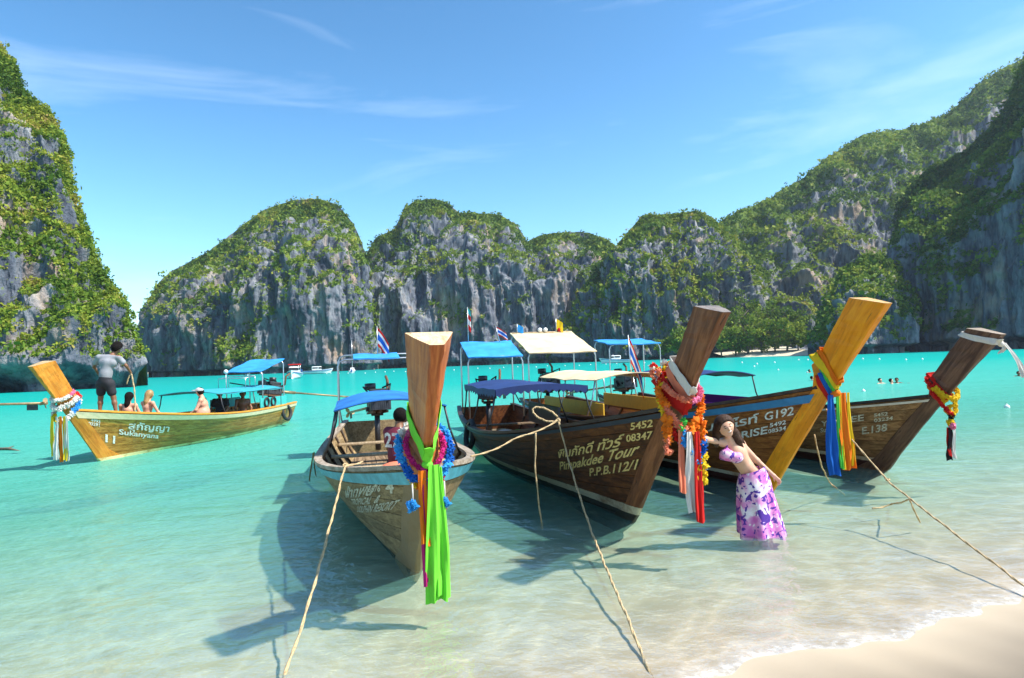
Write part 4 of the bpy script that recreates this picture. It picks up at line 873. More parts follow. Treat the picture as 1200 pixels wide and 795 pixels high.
def person(label, J, skin_m, group=None, s=1.0, female=False, h=0.012, fingers=False, hair=BLACK_HAIR, long_=None, tee=None, shorts=None, belly=0.0, extra=(), hat=None):
    root = empty('person', (0, 0, 0)); tag(root, label, 'person', group)
    P = body_prims(J, female, s, fingers, belly=belly) + list(extra)
    cen = np.array(J['pelvis'], float); root.location = cen
    def put(o): o.parent = root; o.location = -cen; return o
    put(link('body', sdf_mesh('body', P, h, .03), skin_m))
    g = lambda k: np.array(J[k], float)
    hp = hair_part(J, s, hair, None, long_, h); put(hp)
    if tee is not None:
        T = [p for p in P[:6]]
        for c in 'LR':
            if 'el' + c in J: T.append(('c', g('sh' + c), g('sh' + c) * .45 + g('el' + c) * .55, (.05 * s), .056 * s, .03))
        up = g('neck') - g('pelvis'); up /= np.linalg.norm(up); lo = g('pelvis') + up * .02; hi = g('neck') + up * .012
        def clip(X, Y, Z):
            q = (X * up[0] + Y * up[1] + Z * up[2]); return np.maximum(lo @ up - q + 0.008 * np.sin(40 * X), q - hi @ up)
        me = sdf_mesh('shirt', T, h, .03, clip, inflate=0.011); put(link('shirt', me, tee))
    if shorts is not None:
        T = [P[0], ('c', g('hipL'), g('hipR'), .105 * s, .105 * s, .05)]
        for c in 'LR':
            if 'kn' + c in J: T.append(('c', g('hip' + c), g('hip' + c) * .38 + g('kn' + c) * .62, .098 * s, .085 * s, .03))
        me = sdf_mesh('shorts', T, h, .03, None, inflate=0.014); put(link('shorts', me, shorts))
    if hat is not None:
        fd = np.array(J['face'], float); fd /= np.linalg.norm(fd); hd = g('head'); u2 = hd - g('neck'); u2 /= np.linalg.norm(u2)
        cz = hd + u2 * .05 * s
        me = sdf_mesh('cap', [('e', hd + u2 * .045 * s - fd * .012, (.106 * s, .106 * s, .085 * s), None, .02), ('e', hd + u2 * .05 * s + fd * .10 * s, (.085 * s, .085 * s, .016 * s), None, .02)], h, .02, lambda X, Y, Z: (cz[2] - 0.02 - Z)); put(link('cap', me, hat))
    return root, put

# ---- woman leaning between the two prows
WY = 7.05
def W(px, py, dy=0.0): return np.array(at_y(px, py, WY + dy)[:])
J = dict(head=W(850, 501, -.14), neck=W(855, 517, -.05), chest=W(862, 530, 0), waist=W(873, 546, .03), pelvis=W(883, 559, .06), face=V3(.0, -1, .06), front=V3(-.3, -1, 0),
         shR=W(847, 519, -.06), elR=W(828, 515, -.22), wrR=W(812, 513, -.40), shL=W(868, 520, .05), elL=W(887, 540, .02), wrL=W(906, 557, .00),
         hipL=W(888, 562, .06), hipR=W(877, 564, .02), knL=W(894, 598, .04), anL=W(902, 634, .06), knR=W(883, 600, .02), anR=W(886, 638, .04),
         palR=V3(0.2, -.3, -1), palL=V3(-.5, -.4, -1), curl=.8, hs=1.2)
t = NT('floral_cloth'); co = t.coord('Object'); n1 = t.noise(co, 9, 3, .5, 1.2); n2 = t.noise(t.coord('Object', (1, 1, 1), (1, 2, 3)), 13, 3, .5, 1.4); n3 = t.noise(co, 5, 2, .5, .5)
c_ = t.ramp(n3, [(0.36, (0.78, 0.66, 0.72)), (0.46, (0.72, 0.30, 0.55)), (0.58, (0.58, 0.12, 0.44))])
c_ = t.mix(t.ramp(n1, [(0.58, (0, 0, 0)), (0.62, (1, 1, 1))]), c_, (0.82, 0.74, 0.78)); c_ = t.mix(t.ramp(n2, [(0.54, (0, 0, 0)), (0.565, (1, 1, 1))]), c_, (0.07, 0.015, 0.26))
FLORAL = t.done(t.bsdf(c_, 0.7, 0, t.bump(n1, .1, .01)))
hd_ = J['head']
hs = [(W(846, 494, -.08), W(840, 505, -.12), .048, .040), (W(840, 505, -.12), W(839, 518, -.13), .036, .030), (W(839, 518, -.13), W(842, 530, -.14), .028, .010), (W(837, 508, -.10), W(836, 522, -.11), .02, .008), (W(853, 494, -.08), W(859, 506, -.10), .052, .046), (W(859, 506, -.10), W(865, 517, -.06), .042, .038), (W(865, 517, -.06), W(871, 530, -.02), .036, .024), (W(871, 530, -.02), W(875, 541, .02), .022, .006), (W(862, 505, -.05), W(872, 520, .02), .03, .015)]
woman, put = person('laughing woman in purple floral bikini and long skirt wading beside the boats', J, FAIR, h=0.0085, fingers=True, female=True, s=.93, hair=HAIR, long_=hs)
ch = J['chest']; bl = [W(851, 533, -.085), W(863, 536, -.075)]
put(link('bikini_top', sdf_mesh('bikini_top', [('e', bl[0], (.072, .066, .066), None, .04), ('e', bl[1], (.072, .066, .066), None, .04), ('c', W(846, 536, -.02), W(871, 541, .03), .03, .03, .03), ('c', bl[0] + V3(0, -.01, .03), W(852, 518, -.075), .016, .010, .02), ('c', bl[1] + V3(0, 0, .03), W(857, 518, -.07), .016, .010, .02)], .0085, .02), FLORAL))
def skirt():
    n = 56; rows = []
    for i in range(26):
        u = i / 25; cx, cyy = 881 + (893 - 881) * u ** 1.1, 551 + (628 - 552) * u; c = W(cx, cyy, .035 - .02 * u)
        if u < .1: pass
        rx = .130 + .035 * math.sin(min(u * 4, 1) * math.pi / 2) + .075 * u ** 1.2; ry = .135 + .03 * math.sin(min(u * 4, 1) * math.pi / 2) + .07 * u
        row = []
        for k in range(n + 1):
            a = 2 * math.pi * k / n; fold = 1 + (.03 + .09 * u) * math.sin(a * 7 + 2.2 * u + .6 * math.sin(a * 2)) * sstep(0.08, .5, u) + .03 * u * math.sin(a * 13 + 1)
            zt = .045 * (1 - u) * math.cos(a + .3) + .02 * u * math.sin(a * 3)
            row.append(Vector((c[0] + rx * fold * math.cos(a), c[1] + ry * fold * math.sin(a), c[2] + zt)))
        rows.append(row)
    return MB().cloth(rows, 0.006)
put(skirt().build('skirt', FLORAL))
fd = J['face'] / np.linalg.norm(J['face']); up = hd_ - J['neck']; up /= np.linalg.norm(up); sd = np.cross(fd, up); fd, up, sd = fd * 1.12, up * 1.12, sd * 1.12
m = MB()
for q in (-1, 1): m.ball(Vector(hd_ + fd * .086 + up * .008 + sd * q * .031), .0085, 8, 6, (1.3, .6, .5))
put(m.build('eyes', EYE)); m = MB()
for q in (-1, 1): m.tube([Vector(hd_ + fd * .084 + up * .030 + sd * q * .045), Vector(hd_ + fd * .090 + up * .035 + sd * q * .03), Vector(hd_ + fd * .092 + up * .030 + sd * q * .015)], .0035, 5)
put(m.build('eyebrows', HAIR)); m = MB(); m.tube([Vector(hd_ + fd * (.092 - .016 * abs(x) ** 2) + up * (-.050 + .013 * x * x) + sd * .034 * x) for x in np.linspace(-1, 1, 7)], [.003, .007, .010, .0115, .010, .007, .003], 8); put(m.build('lips', LIP))
m = MB(); m.tube([Vector(hd_ + fd * (.100 - .016 * abs(x) ** 2) + up * (-.049 + .013 * x * x) + sd * .026 * x) for x in np.linspace(-1, 1, 7)], [.001, .0045, .0065, .007, .0065, .0045, .001], 8); put(m.build('teeth', TEETH))

# ---- people aboard
def on_boat(b, px, yl, z):
    lo, hi = -b.L, 1.0
    for _ in range(40):
        mid = (lo + hi) / 2; q = project(b.M @ Vector((mid, yl, z)))[0]
        if (q < px) == (project(b.M @ Vector((-b.L, yl, z)))[0] < project(b.M @ Vector((1.0, yl, z)))[0]): lo = mid
        else: hi = mid
    return (lo + hi) / 2
# boatman standing on the foredeck
mx = on_boat(B5, 127, 0.0, 0.95); zd = B5.sheer(B5.st(mx, .9)[0]) - 0.03
mp = B5.M @ Vector((mx, 0, zd)); MY = mp.y
def Mn(px, py, dy=0.0): return np.array(at_y(px, py, MY + dy)[:])
py0 = project(mp)[1]; dy_ = py0 - 481
def Mq(px, py, d=0.0): return Mn(px, py + dy_, d)
J = dict(head=Mq(136.5, 404, .14), neck=Mq(131, 412, .06), chest=Mq(127, 420, 0), waist=Mq(124, 433, -.02), pelvis=Mq(123, 441, -.03), face=V3(.5, .85, -.55), front=V3(.3, 1, 0),
         shR=Mq(139, 414, .02), elR=Mq(148, 424, .10), wrR=Mq(152, 430, .22), shL=Mq(116, 414, -.02), elL=Mq(110, 425, .10), wrL=Mq(116, 434, .26),
         hipL=Mq(119, 445, -.02), hipR=Mq(128, 445, 0), knL=Mq(118, 461, .03), anL=Mq(117, 477.5, 0), knR=Mq(133, 461, .05), anR=Mq(136, 477.5, .02), palR=V3(-1, 0, 0), palL=V3(1, 0, 0), curl=1.1)
GREY_TEE = flat('grey_cotton', (0.27, 0.27, 0.29), .85, 0, .15, 8, .3); BLACK_CLOTH = flat('black_cloth', (0.016, 0.015, 0.02), .8, 0, .2)
JM = J
person('boatman in grey shirt and black shorts standing on the bow coiling a rope', J, BROWN, s=0.98, h=.012, fingers=True, tee=GREY_TEE, shorts=BLACK_CLOTH, long_=[(Mq(136.5, 402.5, .14), Mq(137.5, 401, .16), .125, .12)])
def seated(b, px, yl, head_z, face, skin_m, label, group=None, s=1.0, female=False, tee=None, hair=BLACK_HAIR, hat=None, belly=0.0, long_hair=False, lean=0.0, shorts=BLACK_CLOTH, hide_legs=False, x=None):
    """sitting on a thwart; face = direction in boat coordinates"""
    x = on_boat(b, px, yl, head_z) if x is None else x
    f = np.array(face, float); f[2] = 0; f /= np.linalg.norm(f); r = np.cross(f, V3(0, 0, 1)); zp = head_z - .66 * s
    o = V3(x, yl, zp); A = lambda a, b_, c: o + (f * a + r * b_ + V3(0, 0, 1) * c) * s
    L = dict(head=A(.06 + lean, 0, .66), neck=A(.01 + lean * .8, 0, .52), chest=A(lean * .5, 0, .36), waist=A(-.02, 0, .16), pelvis=A(0, 0, 0.02), shL=A(lean * .6, -.17, .46), shR=A(lean * .6, .17, .46),
             elL=A(.10 + lean * .5, -.24, .22), elR=A(.10 + lean * .5, .24, .22), wrL=A(.30, -.18, .10), wrR=A(.30, .18, .10), hipL=A(.02, -.09, 0), hipR=A(.02, .09, 0), knL=A(.42, -.12, .03), knR=A(.42, .12, .03), anL=A(.45, -.12, -.30), anR=A(.45, .12, -.30))
    Wd = {k: np.array((b.M @ Vector(v))[:]) for k, v in L.items()}; rot = b.M.to_3x3(); ff = np.array((rot @ Vector(face))[:]); Wd['face'] = ff; Wd['front'] = np.array((rot @ Vector(f))[:]); Wd['palL'] = Wd['palR'] = V3(0, 0, -1)
    lg = None
    if long_hair: hd0 = Wd['head']; bf = -Wd['front']; lg = [(hd0 + bf * .06, hd0 + bf * .10 + V3(0, 0, -.16), .07, .06), (hd0 + bf * .10 + V3(0, 0, -.16), hd0 + bf * .12 + V3(0, 0, -.28), .06, .04)]
    return person(label, Wd, skin_m, group, s, female, .016, False, hair, lg, tee, shorts, belly, hat=hat)
G = 'people aboard the boat numbered 11'
seated(B5, 150, 0.12, 1.40, (-1, -.15, -.1), PINKISH, 'bather with long black hair sitting with bare back below the boatman', G, female=True, long_hair=True)
seated(B5, 173, 0.25, 1.42, (-1, .3, 0), PINKISH, 'bare backed bather with fair braided hair sitting at the boat rail', G, female=True, hair=BLOND_HAIR, long_hair=True)
seated(B5, 237, 0.45, 1.38, (.3, -.9, 0), PINKISH, 'heavy shirtless man in pale cap sitting at the boat rail', G, s=1.08, belly=.05, hat=flat('grey_cap', (0.45, 0.45, 0.43), .8), hair=BLACK_HAIR)
seated(B5, 258, 0.1, 1.26, (1, .3, 0), BROWN, 'dark clothed passenger sitting in the shade of the boat awning', G, tee=BLACK_CLOTH)
seated(B5, 284, 0.35, 1.2, (.7, .6, 0), BROWN, 'passenger with bare shoulders sitting by the boat engine', G, tee=None)
RED_TEE = flat('maroon_jersey', (0.17, 0.012, 0.03), .75, 0, .2, 8, .2)
pr, put = seated(B1, 474, 0.05, 1.24, (-.75, .65, 0), BROWN, 'person in maroon jersey number 27 sitting in the weathered boat', tee=RED_TEE, x=-2.75)
cu = bpy.data.curves.new('txt', 'FONT'); cu.body = '27'; cu.size = 0.26; cu.align_x = 'CENTER'; cu.offset = 0.008
ob = bpy.data.objects.new('txt', cu); COL.objects.link(ob); me = bpy.data.meshes.new_from_object(ob.evaluated_get(bpy.context.evaluated_depsgraph_get())); bpy.data.objects.remove(ob)
bd = (B1.M.to_3x3() @ Vector((.75, -.65, 0))).normalized(); rt = Vector((0, 0, 1)).cross(bd); c0 = B1.M @ Vector((-2.75, 0.05, 0.86))
for v in me.vertices:
    q = c0 + rt * v.co.x + Vector((0, 0, v.co.y)) + bd * (0.153 - 1.0 * v.co.x ** 2); v.co = q
put(link('jersey_number', me, WHITE_PAINT))
# ================================================================ GARLANDS, SASHES, ROPES, FLAGS, GEAR
def cloth_mat(name, c, tr=0.25):
    t = NT(name); n = t.noise(t.coord('Object', (14, 14, 2)), 3, 4, .6); col = t.mix(n, tuple(x * .8 for x in c), tuple(min(1, x * 1.12) for x in c))
    b_ = t.bsdf(col, .75, 0, t.bump(n, .25, .01), .25); tl = t.n.new('ShaderNodeBsdfTranslucent'); t.l.new(col, tl.inputs[0]); mm = t.new('ShaderNodeMixShader', Fac=tr); t.l.new(b_, mm.inputs[1]); t.l.new(tl.outputs[0], mm.inputs[2]); return t.done(mm.outputs[0])
CM = {k: cloth_mat(k + '_cloth', c) for k, c in dict(lime=(0.22, 0.80, 0.06), magenta=(0.60, 0.02, 0.20), orange=(0.90, 0.22, 0.01), yellow=(0.88, 0.62, 0.02), red=(0.66, 0.02, 0.015), white=(0.80, 0.76, 0.70), blue=(0.01, 0.13, 0.52), sky=(0.04, 0.36, 0.80), green=(0.10, 0.62, 0.08), salmon=(0.88, 0.26, 0.14), black=(0.02, 0.015, 0.02), purple=(0.12, 0.01, 0.26), pink=(0.8, 0.2, 0.35), teal=(.05, .5, .5)).items()}
def flower_mb(m, c, r, rr):
    """one ruffled blossom"""
    c = Vector(c); q = Quaternion((rr.gauss(0, 1), rr.gauss(0, 1), rr.gauss(0, 1), rr.gauss(0, 1))).normalized(); n = 7; v = [c + q @ Vector((0, 0, r * .5)), c - q @ Vector((0, 0, r * .6))]; f = []
    for k in range(2 * n):
        a = math.pi * k / n; s = r * (1.15 if k % 2 else .72) * rr.uniform(.85, 1.15); v.append(c + q @ Vector((s * math.cos(a), s * math.sin(a), (r * .25 if k % 2 else -r * .1))))
    for k in range(2 * n): a, b_ = 2 + k, 2 + (k + 1) % (2 * n); f += [(0, a, b_), (1, b_, a)]
    m.add(v, f)
def lei(root, pts, r, mats, name='flower_strand', dens=1.6, seed=1, jit=0.35):
    """string of blossoms along pts, colour changing along it; one strand part per colour run"""
    rr = random.Random(seed); pts = [Vector(p) for p in pts]; L = sum((pts[i + 1] - pts[i]).length for i in range(len(pts) - 1)); n = max(3, int(L / r * dens)); cum = [0]
    for i in range(len(pts) - 1): cum.append(cum[-1] + (pts[i + 1] - pts[i]).length)
    mbs = [MB() for _ in mats]
    for k in range(n):
        d_ = L * (k + .5) / n; i = max(j for j in range(len(cum) - 1) if cum[j] <= d_ + 1e-9); u = (d_ - cum[i]) / max(1e-9, cum[i + 1] - cum[i]); p = pts[i].lerp(pts[i + 1], u)
        for _ in range(2): flower_mb(mbs[min(len(mats) - 1, int(len(mats) * k / n))], p + Vector((rr.uniform(-1, 1), rr.uniform(-1, 1), rr.uniform(-1, 1))) * r * jit, r, rr)
    for mb, mt in zip(mbs, mats):
        if mb.v: o = mb.build(name, CM[mt] if isinstance(mt, str) else mt, root); o['kind'] = 'stuff'
def ring(b, zc, a, c, phi, off=0.0, drop=0.0, n=30, a0=0, a1=2 * math.pi, yo=0.0):
    """loop about the prow in world coordinates"""
    F, T, Bk, dep, wb, wf, k = b.stem_ring(zc); ce = F + Bk * dep * .5 + Vector((off, yo, 0)); D = Vector((math.cos(phi), 0, -math.sin(phi)))
    return [b.w(ce + Vector((0, a * math.sin(t_), 0)) + D * c * math.cos(t_) - Vector((0, 0, drop * max(0, math.cos(t_)) ** 2))) for t_ in [a0 + (a1 - a0) * i / n for i in range(n + 1)]]
def band(b, z0, z1, mats, root, off=0.014, tilt=0.0, name='sash_wrap'):
    """cloth wound round the prow, in stripes"""
    n = len(mats)
    for i, mt in enumerate(mats):
        rows = []
        for k in range(6):
            z = z0 + (z1 - z0) * (i + k / 5) / n; F, T, Bk, dep, wb, wf, kk = b.stem_ring(z); o = off
            pr = [(-o, -wf), (-o, wf), (dep * .5, (wf + wb) / 2 + o), (dep + o, wb + o), (dep + o, -wb - o), (dep * .5, -(wf + wb) / 2 - o), (-o, -wf)]
            row = []
            for e_ in range(6):
                for q in range(5 if e_ < 5 else 6):
                    u = pr[e_][0] + (pr[e_ + 1][0] - pr[e_][0]) * q / 5; w = pr[e_][1] + (pr[e_ + 1][1] - pr[e_][1]) * q / 5; a_ = (e_ * 5 + q) / 30 * 2 * math.pi
                    wr = .006 * math.sin(3 * a_ + k * 1.3 + i * 2) + .004 * math.sin(7 * a_ - k * 2.1 + z0 * 9)
                    cu_ = (dep * .5 - u) / dep; row.append(b.w(F + Bk * (u - wr * cu_ * 2) + Vector((0, w + (wr if w > 0 else -wr), 0)) + T * (tilt * (u / dep) + .012 * math.sin(2 * a_ + 1 + i))))
            rows.append(row)
        MB().cloth(rows, 0.006).build(name, CM[mt], root)
def tail(root, b, x, y, z0, z1, w0, w1, mt, yaw=0.0, sway=0.03, seed=0, name='sash_tail', lean=(0, 0), world=None):
    rr = random.Random(seed + 5); ph = rr.uniform(0, 6); n = 18; rows = []
    for i in range(n + 1):
        u = i / n; w = w0 + (w1 - w0) * min(1, u * 1.6); z = z0 + (z1 - z0) * u; row = []
        for k in range(15):
            v = k / 14 - .5; fold = (0.016 * math.sin(v * 11 + ph + u * 2) + .007 * math.sin(v * 25 + ph * 2 - u * 3) + .006 * math.sin(u * 17 + v * 6)) * (w / .15) * (0.4 + u) + sway * math.sin(u * 4 + ph) * u
            row.append(b.w((x + fold + lean[0] * u + v * w * math.sin(yaw), y + v * w * math.cos(yaw) + sway * .6 * math.sin(u * 3 + ph * 2) * u + lean[1] * u, z + (0.012 * math.sin(v * 5 + ph) if i == n else 0))))
        rows.append(row)
    MB().cloth(rows, 0.004).build(name, CM[mt], root)
def garland(label, b, z):
    g = empty('garland', b.w((b.stemx(z), 0, z))); tag(g, label, 'garland', 'garlands tied to the prows'); return g
class Gp:
    """parents parts built in world space"""
    def __init__(s, e): s.e = e
def settle(e):
    for o in list(COL.objects):
        if o.parent is e and o.type == 'MESH': o.matrix_parent_inverse = Matrix.Translation(e.location).inverted()
# boat 1
g = garland('blue and magenta garland with long lime green sash on the weathered boat', B1, 1.1)
lei(g, ring(B1, 1.16, .205, .25, .95, drop=.05), .036, ['sky', 'blue', 'sky', 'white', 'sky', 'blue'], seed=1)
lei(g, ring(B1, 1.19, .150, .19, .95, drop=.03), .022, ['magenta', 'pink', 'magenta'], seed=2, dens=2.2)
lei(g, ring(B1, 1.12, .165, .22, 1.0, drop=.06, a0=-.9, a1=.9), .026, ['yellow', 'orange', 'yellow', 'red'], seed=3)
band(B1, 1.20, 1.32, ['lime'], g, off=.02, tilt=.12)
xk = B1.stemx(1.15) + .04
m = MB(); m.ball(B1.w((xk, 0.0, 1.16)), .045, 10, 8, (1, 1, .8)); m.build('sash_knot', CM['lime'], g)
tail(g, B1, xk + .05, .045, 1.16, .10, .08, .17, 'lime', seed=9, sway=.015); tail(g, B1, xk + .035, .085, 1.14, .14, .05, .12, 'lime', seed=12, sway=.015); tail(g, B1, xk + .02, -.03, 1.14, .22, .05, .09, 'magenta', seed=6); tail(g, B1, xk + .03, -.045, 1.12, .55, .06, .075, 'orange', seed=7)
for yy in (-.12, .13):
    m = MB(); rr = random.Random(3)
    for i in range(26): flower_mb(m, B1.w((xk + .02 + rr.gauss(0, .018), yy + rr.gauss(0, .022), .86 + rr.gauss(0, .02))), .022, rr)
    o = m.build('tassel', CM['sky'], g); o['kind'] = 'stuff'; m = MB(); m.tube([B1.w((xk, yy, 1.02)), B1.w((xk + .02, yy, .88))], .006, 6); m.build('tassel_cord', CM['white'], g)
settle(g)
# boat 2
g = garland('thick orange flower garlands with red and white ribbons on the dark boat', B2, 1.45)
lei(g, ring(B2, 1.46, .21, .23, .9, drop=.16), .040, ['orange', 'orange', 'yellow', 'orange', 'salmon'], seed=12, dens=1.8)
lei(g, ring(B2, 1.42, .21, .24, 1.0, drop=.22), .036, ['white', 'green', 'white', 'yellow', 'red'], seed=13, dens=1.8); lei(g, ring(B2, 1.53, .17, .19, .5, drop=.03), .03, ['pink', 'red', 'salmon'], seed=14)
band(B2, 1.50, 1.66, ['salmon', 'white'], g, off=.03, tilt=.10); band(B2, 1.40, 1.52, ['red'], g, off=.05, tilt=.05)
xk = B2.stemx(1.4)
for k, (dx, dy, zs_, cols, r) in enumerate(((.12, .06, (1.30, .78), ['orange', 'orange', 'sky', 'yellow'], .05), (.08, .15, (1.30, .84), ['orange', 'sky', 'yellow', 'sky'], .045), (.05, -.20, (1.36, 1.0), ['orange', 'orange', 'salmon'], .045), (.10, -.06, (1.30, 1.05), ['green', 'sky', 'sky'], .04), (.14, .12, (1.26, .70), ['orange', 'blue', 'yellow', 'yellow'], .04))):
    lei(g, [B2.w((xk + dx, dy, zs_[0] + (zs_[1] - zs_[0]) * i / 8)) for i in range(9)], r, cols, seed=20 + k, dens=1.5, jit=.5)
tail(g, B2, xk + .16, -.02, 1.20, .42, .05, .10, 'white', seed=31); tail(g, B2, xk + .18, .05, 1.2, .34, .05, .10, 'red', seed=32); tail(g, B2, xk + .12, -.09, 1.22, .62, .05, .08, 'salmon', seed=33); tail(g, B2, xk + .14, .10, 1.15, .55, .04, .07, 'yellow', seed=34)
rr = random.Random(9); ms_ = {c: MB() for c in ('yellow', 'white', 'red', 'salmon')}
for i in range(70):
    c = rr.choice(('yellow', 'yellow', 'white', 'red', 'salmon')); flower_mb(ms_[c], B2.w((B2.stemx(1.62) - .36 + rr.gauss(0, .05), -.10 + rr.gauss(0, .07), 1.66 + rr.uniform(-.10, .22))), .034, rr)
for c, m in ms_.items(): o = m.build('bouquet_blossoms', CM[c], g); o['kind'] = 'stuff'
settle(g)
# boat 3
g = garland('rainbow striped sash with orange and blue tails knotted on the orange prow', B3, 1.5)
band(B3, 1.36, 1.60, ['red', 'blue', 'green', 'yellow', 'orange'], g, off=.022, tilt=.16)
xk = B3.stemx(1.42) + .04; m = MB(); m.ball(B3.w((xk, .02, 1.42)), .06, 10, 8, (1, 1, .85)); m.build('sash_knot', CM['orange'], g)
tail(g, B3, xk + .03, .10, 1.42, .50, .08, .17, 'orange', seed=41, yaw=.3); tail(g, B3, xk + .02, -.07, 1.40, .44, .06, .13, 'blue', seed=42, yaw=.3); tail(g, B3, xk + .035, .015, 1.40, .52, .03, .05, 'green', seed=43, yaw=.3); tail(g, B3, xk + .036, .045, 1.4, .52, .03, .04, 'yellow', seed=43, yaw=.3); tail(g, B3, xk + .05, .16, 1.42, .55, .03, .05, 'yellow', seed=41, yaw=.3)
settle(g)
# boat 4
g = garland('yellow marigold garland with dark striped ribbon on the brown boat', B4, 1.2)
lei(g, ring(B4, 1.26, .17, .22, .6, drop=.05), .036, ['yellow', 'yellow', 'red', 'yellow'], seed=51); lei(g, ring(B4, 1.20, .15, .21, .8, drop=.12), .03, ['yellow', 'orange', 'red'], seed=52)
band(B4, 1.14, 1.26, ['yellow', 'red'], g, off=.02, tilt=.1); xk = B4.stemx(1.15) + .10
lei(g, [B4.w((xk, 0, 1.10 - .32 * i / 6)) for i in range(7)], .05, ['yellow', 'yellow', 'black', 'yellow', 'pink'], seed=53, jit=.6); tail(g, B4, xk, -.02, .80, .34, .06, .09, 'black', seed=54); tail(g, B4, xk + .02, .03, .80, .36, .04, .05, 'white', seed=55); tail(g, B4, xk - .01, -.05, .8, .4, .03, .05, 'red', seed=56)
settle(g)
g = empty('white_cloth', B4.w((B4.stemx(2.0), 0, 2.0))); tag(g, 'white cloth strip tied round the tip of the dark prow', 'cloth')
band(B4, 1.93, 2.00, ['white'], g, off=.012); xk = B4.stemx(1.96); m = MB(); m.ball(B4.w((xk - .02, .10, 1.94)), .04, 8, 6); m.build('cloth_knot', CM['white'], g)
tail(g, B4, xk, .14, 1.95, 1.50, .05, .09, 'white', seed=61, lean=(.10, .22)); tail(g, B4, xk - .02, .13, 1.94, 1.82, .04, .08, 'white', seed=62); settle(g)
# boat 5
g = garland('white flower garland with yellow and orange ribbons on the boat numbered 11', B5, 1.25)
lei(g, ring(B5, 1.32, .22, .26, .5, drop=.05), .055, ['white', 'white', 'red', 'white', 'sky', 'white'], seed=71); lei(g, ring(B5, 1.22, .24, .28, .8, drop=.10), .055, ['white', 'sky', 'white', 'red', 'white', 'yellow'], seed=72); lei(g, ring(B5, 1.42, .18, .22, .4), .045, ['white', 'pink', 'red', 'white'], seed=73)
xk = B5.stemx(1.15) + .22
for k, (c, y_, z1) in enumerate((('yellow', -.12, .28), ('white', -.02, .22), ('orange', .07, .16), ('yellow', .15, .20), ('white', .20, .18))): tail(g, B5, xk, y_, 1.12, z1, .06, .12, c, seed=80 + k, yaw=.2)
settle(g)

# ---- ropes
def rope(label, pts, r=0.012, sag=0.0, seed=0, knots=()):
    pts = [Vector(p) for p in pts]; rr = random.Random(seed); P = []
    for i in range(len(pts) - 1):
        n = max(6, int((pts[i + 1] - pts[i]).length / .06))
        for k in range(n + (i == len(pts) - 2)):
            u = k / n; p = pts[i].lerp(pts[i + 1], u); p.z -= sag * 4 * u * (1 - u); P.append(p)
    for _ in range(3): P = [P[0]] + [(P[i - 1] + P[i] * 2 + P[i + 1]) / 4 for i in range(1, len(P) - 1)] + [P[-1]]
    P = [p + Vector((math.sin(i * .9 + seed), math.cos(i * .7), math.sin(i * .5 + 2))) * .003 for i, p in enumerate(P)]
    # two twisted strands
    e = empty('rope', P[0]); tag(e, label, 'rope', 'mooring ropes')
    for sgn in (0, math.pi):
        Q = []
        for i, p in enumerate(P):
            t_ = (P[min(i + 1, len(P) - 1)] - P[max(i - 1, 0)]).normalized(); a = t_.orthogonal().normalized(); c = t_.cross(a); an = sgn + i * 1.1; Q.append(p + (a * math.cos(an) + c * math.sin(an)) * r * .45)
        MB().tube(Q, r * .72, 6).build('strand', ROPE, e)
    for kp in knots:
        m = MB(); kp = Vector(kp)
        for q in range(4): m.torus(kp + Vector((rr.uniform(-1, 1), rr.uniform(-1, 1), rr.uniform(-1, 1))) * r, r * 1.7, r * .75, (rr.gauss(0, 1), rr.gauss(0, 1), rr.gauss(0, 1)), 14, 6)
        m.build('knot', ROPE, e)
    settle(e); return e
sr = min((abs(project(B1.M @ B1.pos(q_, 1, -1))[0] - 406), q_) for q_ in np.linspace(.55, .95, 81))[1]; a = B1.M @ B1.pos(sr, 1.0, -1); a.z += .06
rope('taut rope running from the weathered boat rail down to the sand', [a + Vector((.12, .2, .0)), a + Vector((0, -.03, .02)), at_z(367, 690, .32), at_z(330, 800, -.03), at_z(322, 830, -.06)], .0105, .02, 1, [a])
c = B2.M @ B2.hit(654, 494, -1); c.z += .08; d1 = B1.M @ B1.pos(.80, 1, 1); d1.z += .05
rope('slack rope linking the weathered boat to the dark boat', [d1, d1.lerp(c, .5), c], .0105, .03, 2, [c])
rope('long rope from the dark boat down across the shallow water', [c, at_y(668, 545, c.y - .35), at_y(692, 620, c.y - 1.3), at_z(738, 730, .04), at_z(772, 812, -.03)], .0105, .015, 3)
lp = [c + Vector((-.13 + .13 * math.cos(t_) - .06 * math.sin(t_ * .5), .03 * math.sin(t_), .02 + .075 * math.sin(t_) + .05 * math.sin(t_ * .5) ** 2 + .03 * (1 - math.cos(t_)))) for t_ in np.linspace(0.2, 6.1, 18)]
rope('loop of rope standing up on the dark boat rail', lp, .012, 0, 4)
hp = d1.lerp(c, .72); hp.z -= .03
rope('loose rope end hanging beside the dark hull into the water', [hp, hp + Vector((-.03, -.03, -.4)), hp + Vector((.0, -.05, -.85)), hp + Vector((.03, -.08, -1.15))], .010, 0, 5)
F3 = B3.w((B3.stemx(1.2) - .05, .12, 1.2)); e = at_z(1205, 690, .06)
rope('rope from the orange prow stretching down to the beach', [F3, at_y(1040, 563, F3.y - .75), at_y(1066, 584, F3.y - 1.2), e, at_z(1300, 752, .02) + Vector((0, 0, .03))], .010, .01, 6, [at_y(1040, 563, F3.y - .75)])
kq = at_y(1066, 584, F3.y - 1.2); rope('frayed rope end trailing from the knotted beach rope', [at_z(1022, 596, .01), at_z(1045, 590, .05), kq, at_z(1078, 612, .02)], .009, .02, 7)
F4 = B3.w((B3.stemx(.85) - .03, .16, .85)); rope('thin rope hanging from the orange prow into the shallows', [F4, at_y(962, 545, F4.y + .1), at_z(972, 566, .04), at_z(990, 580, -.05)], .009, 0, 8)
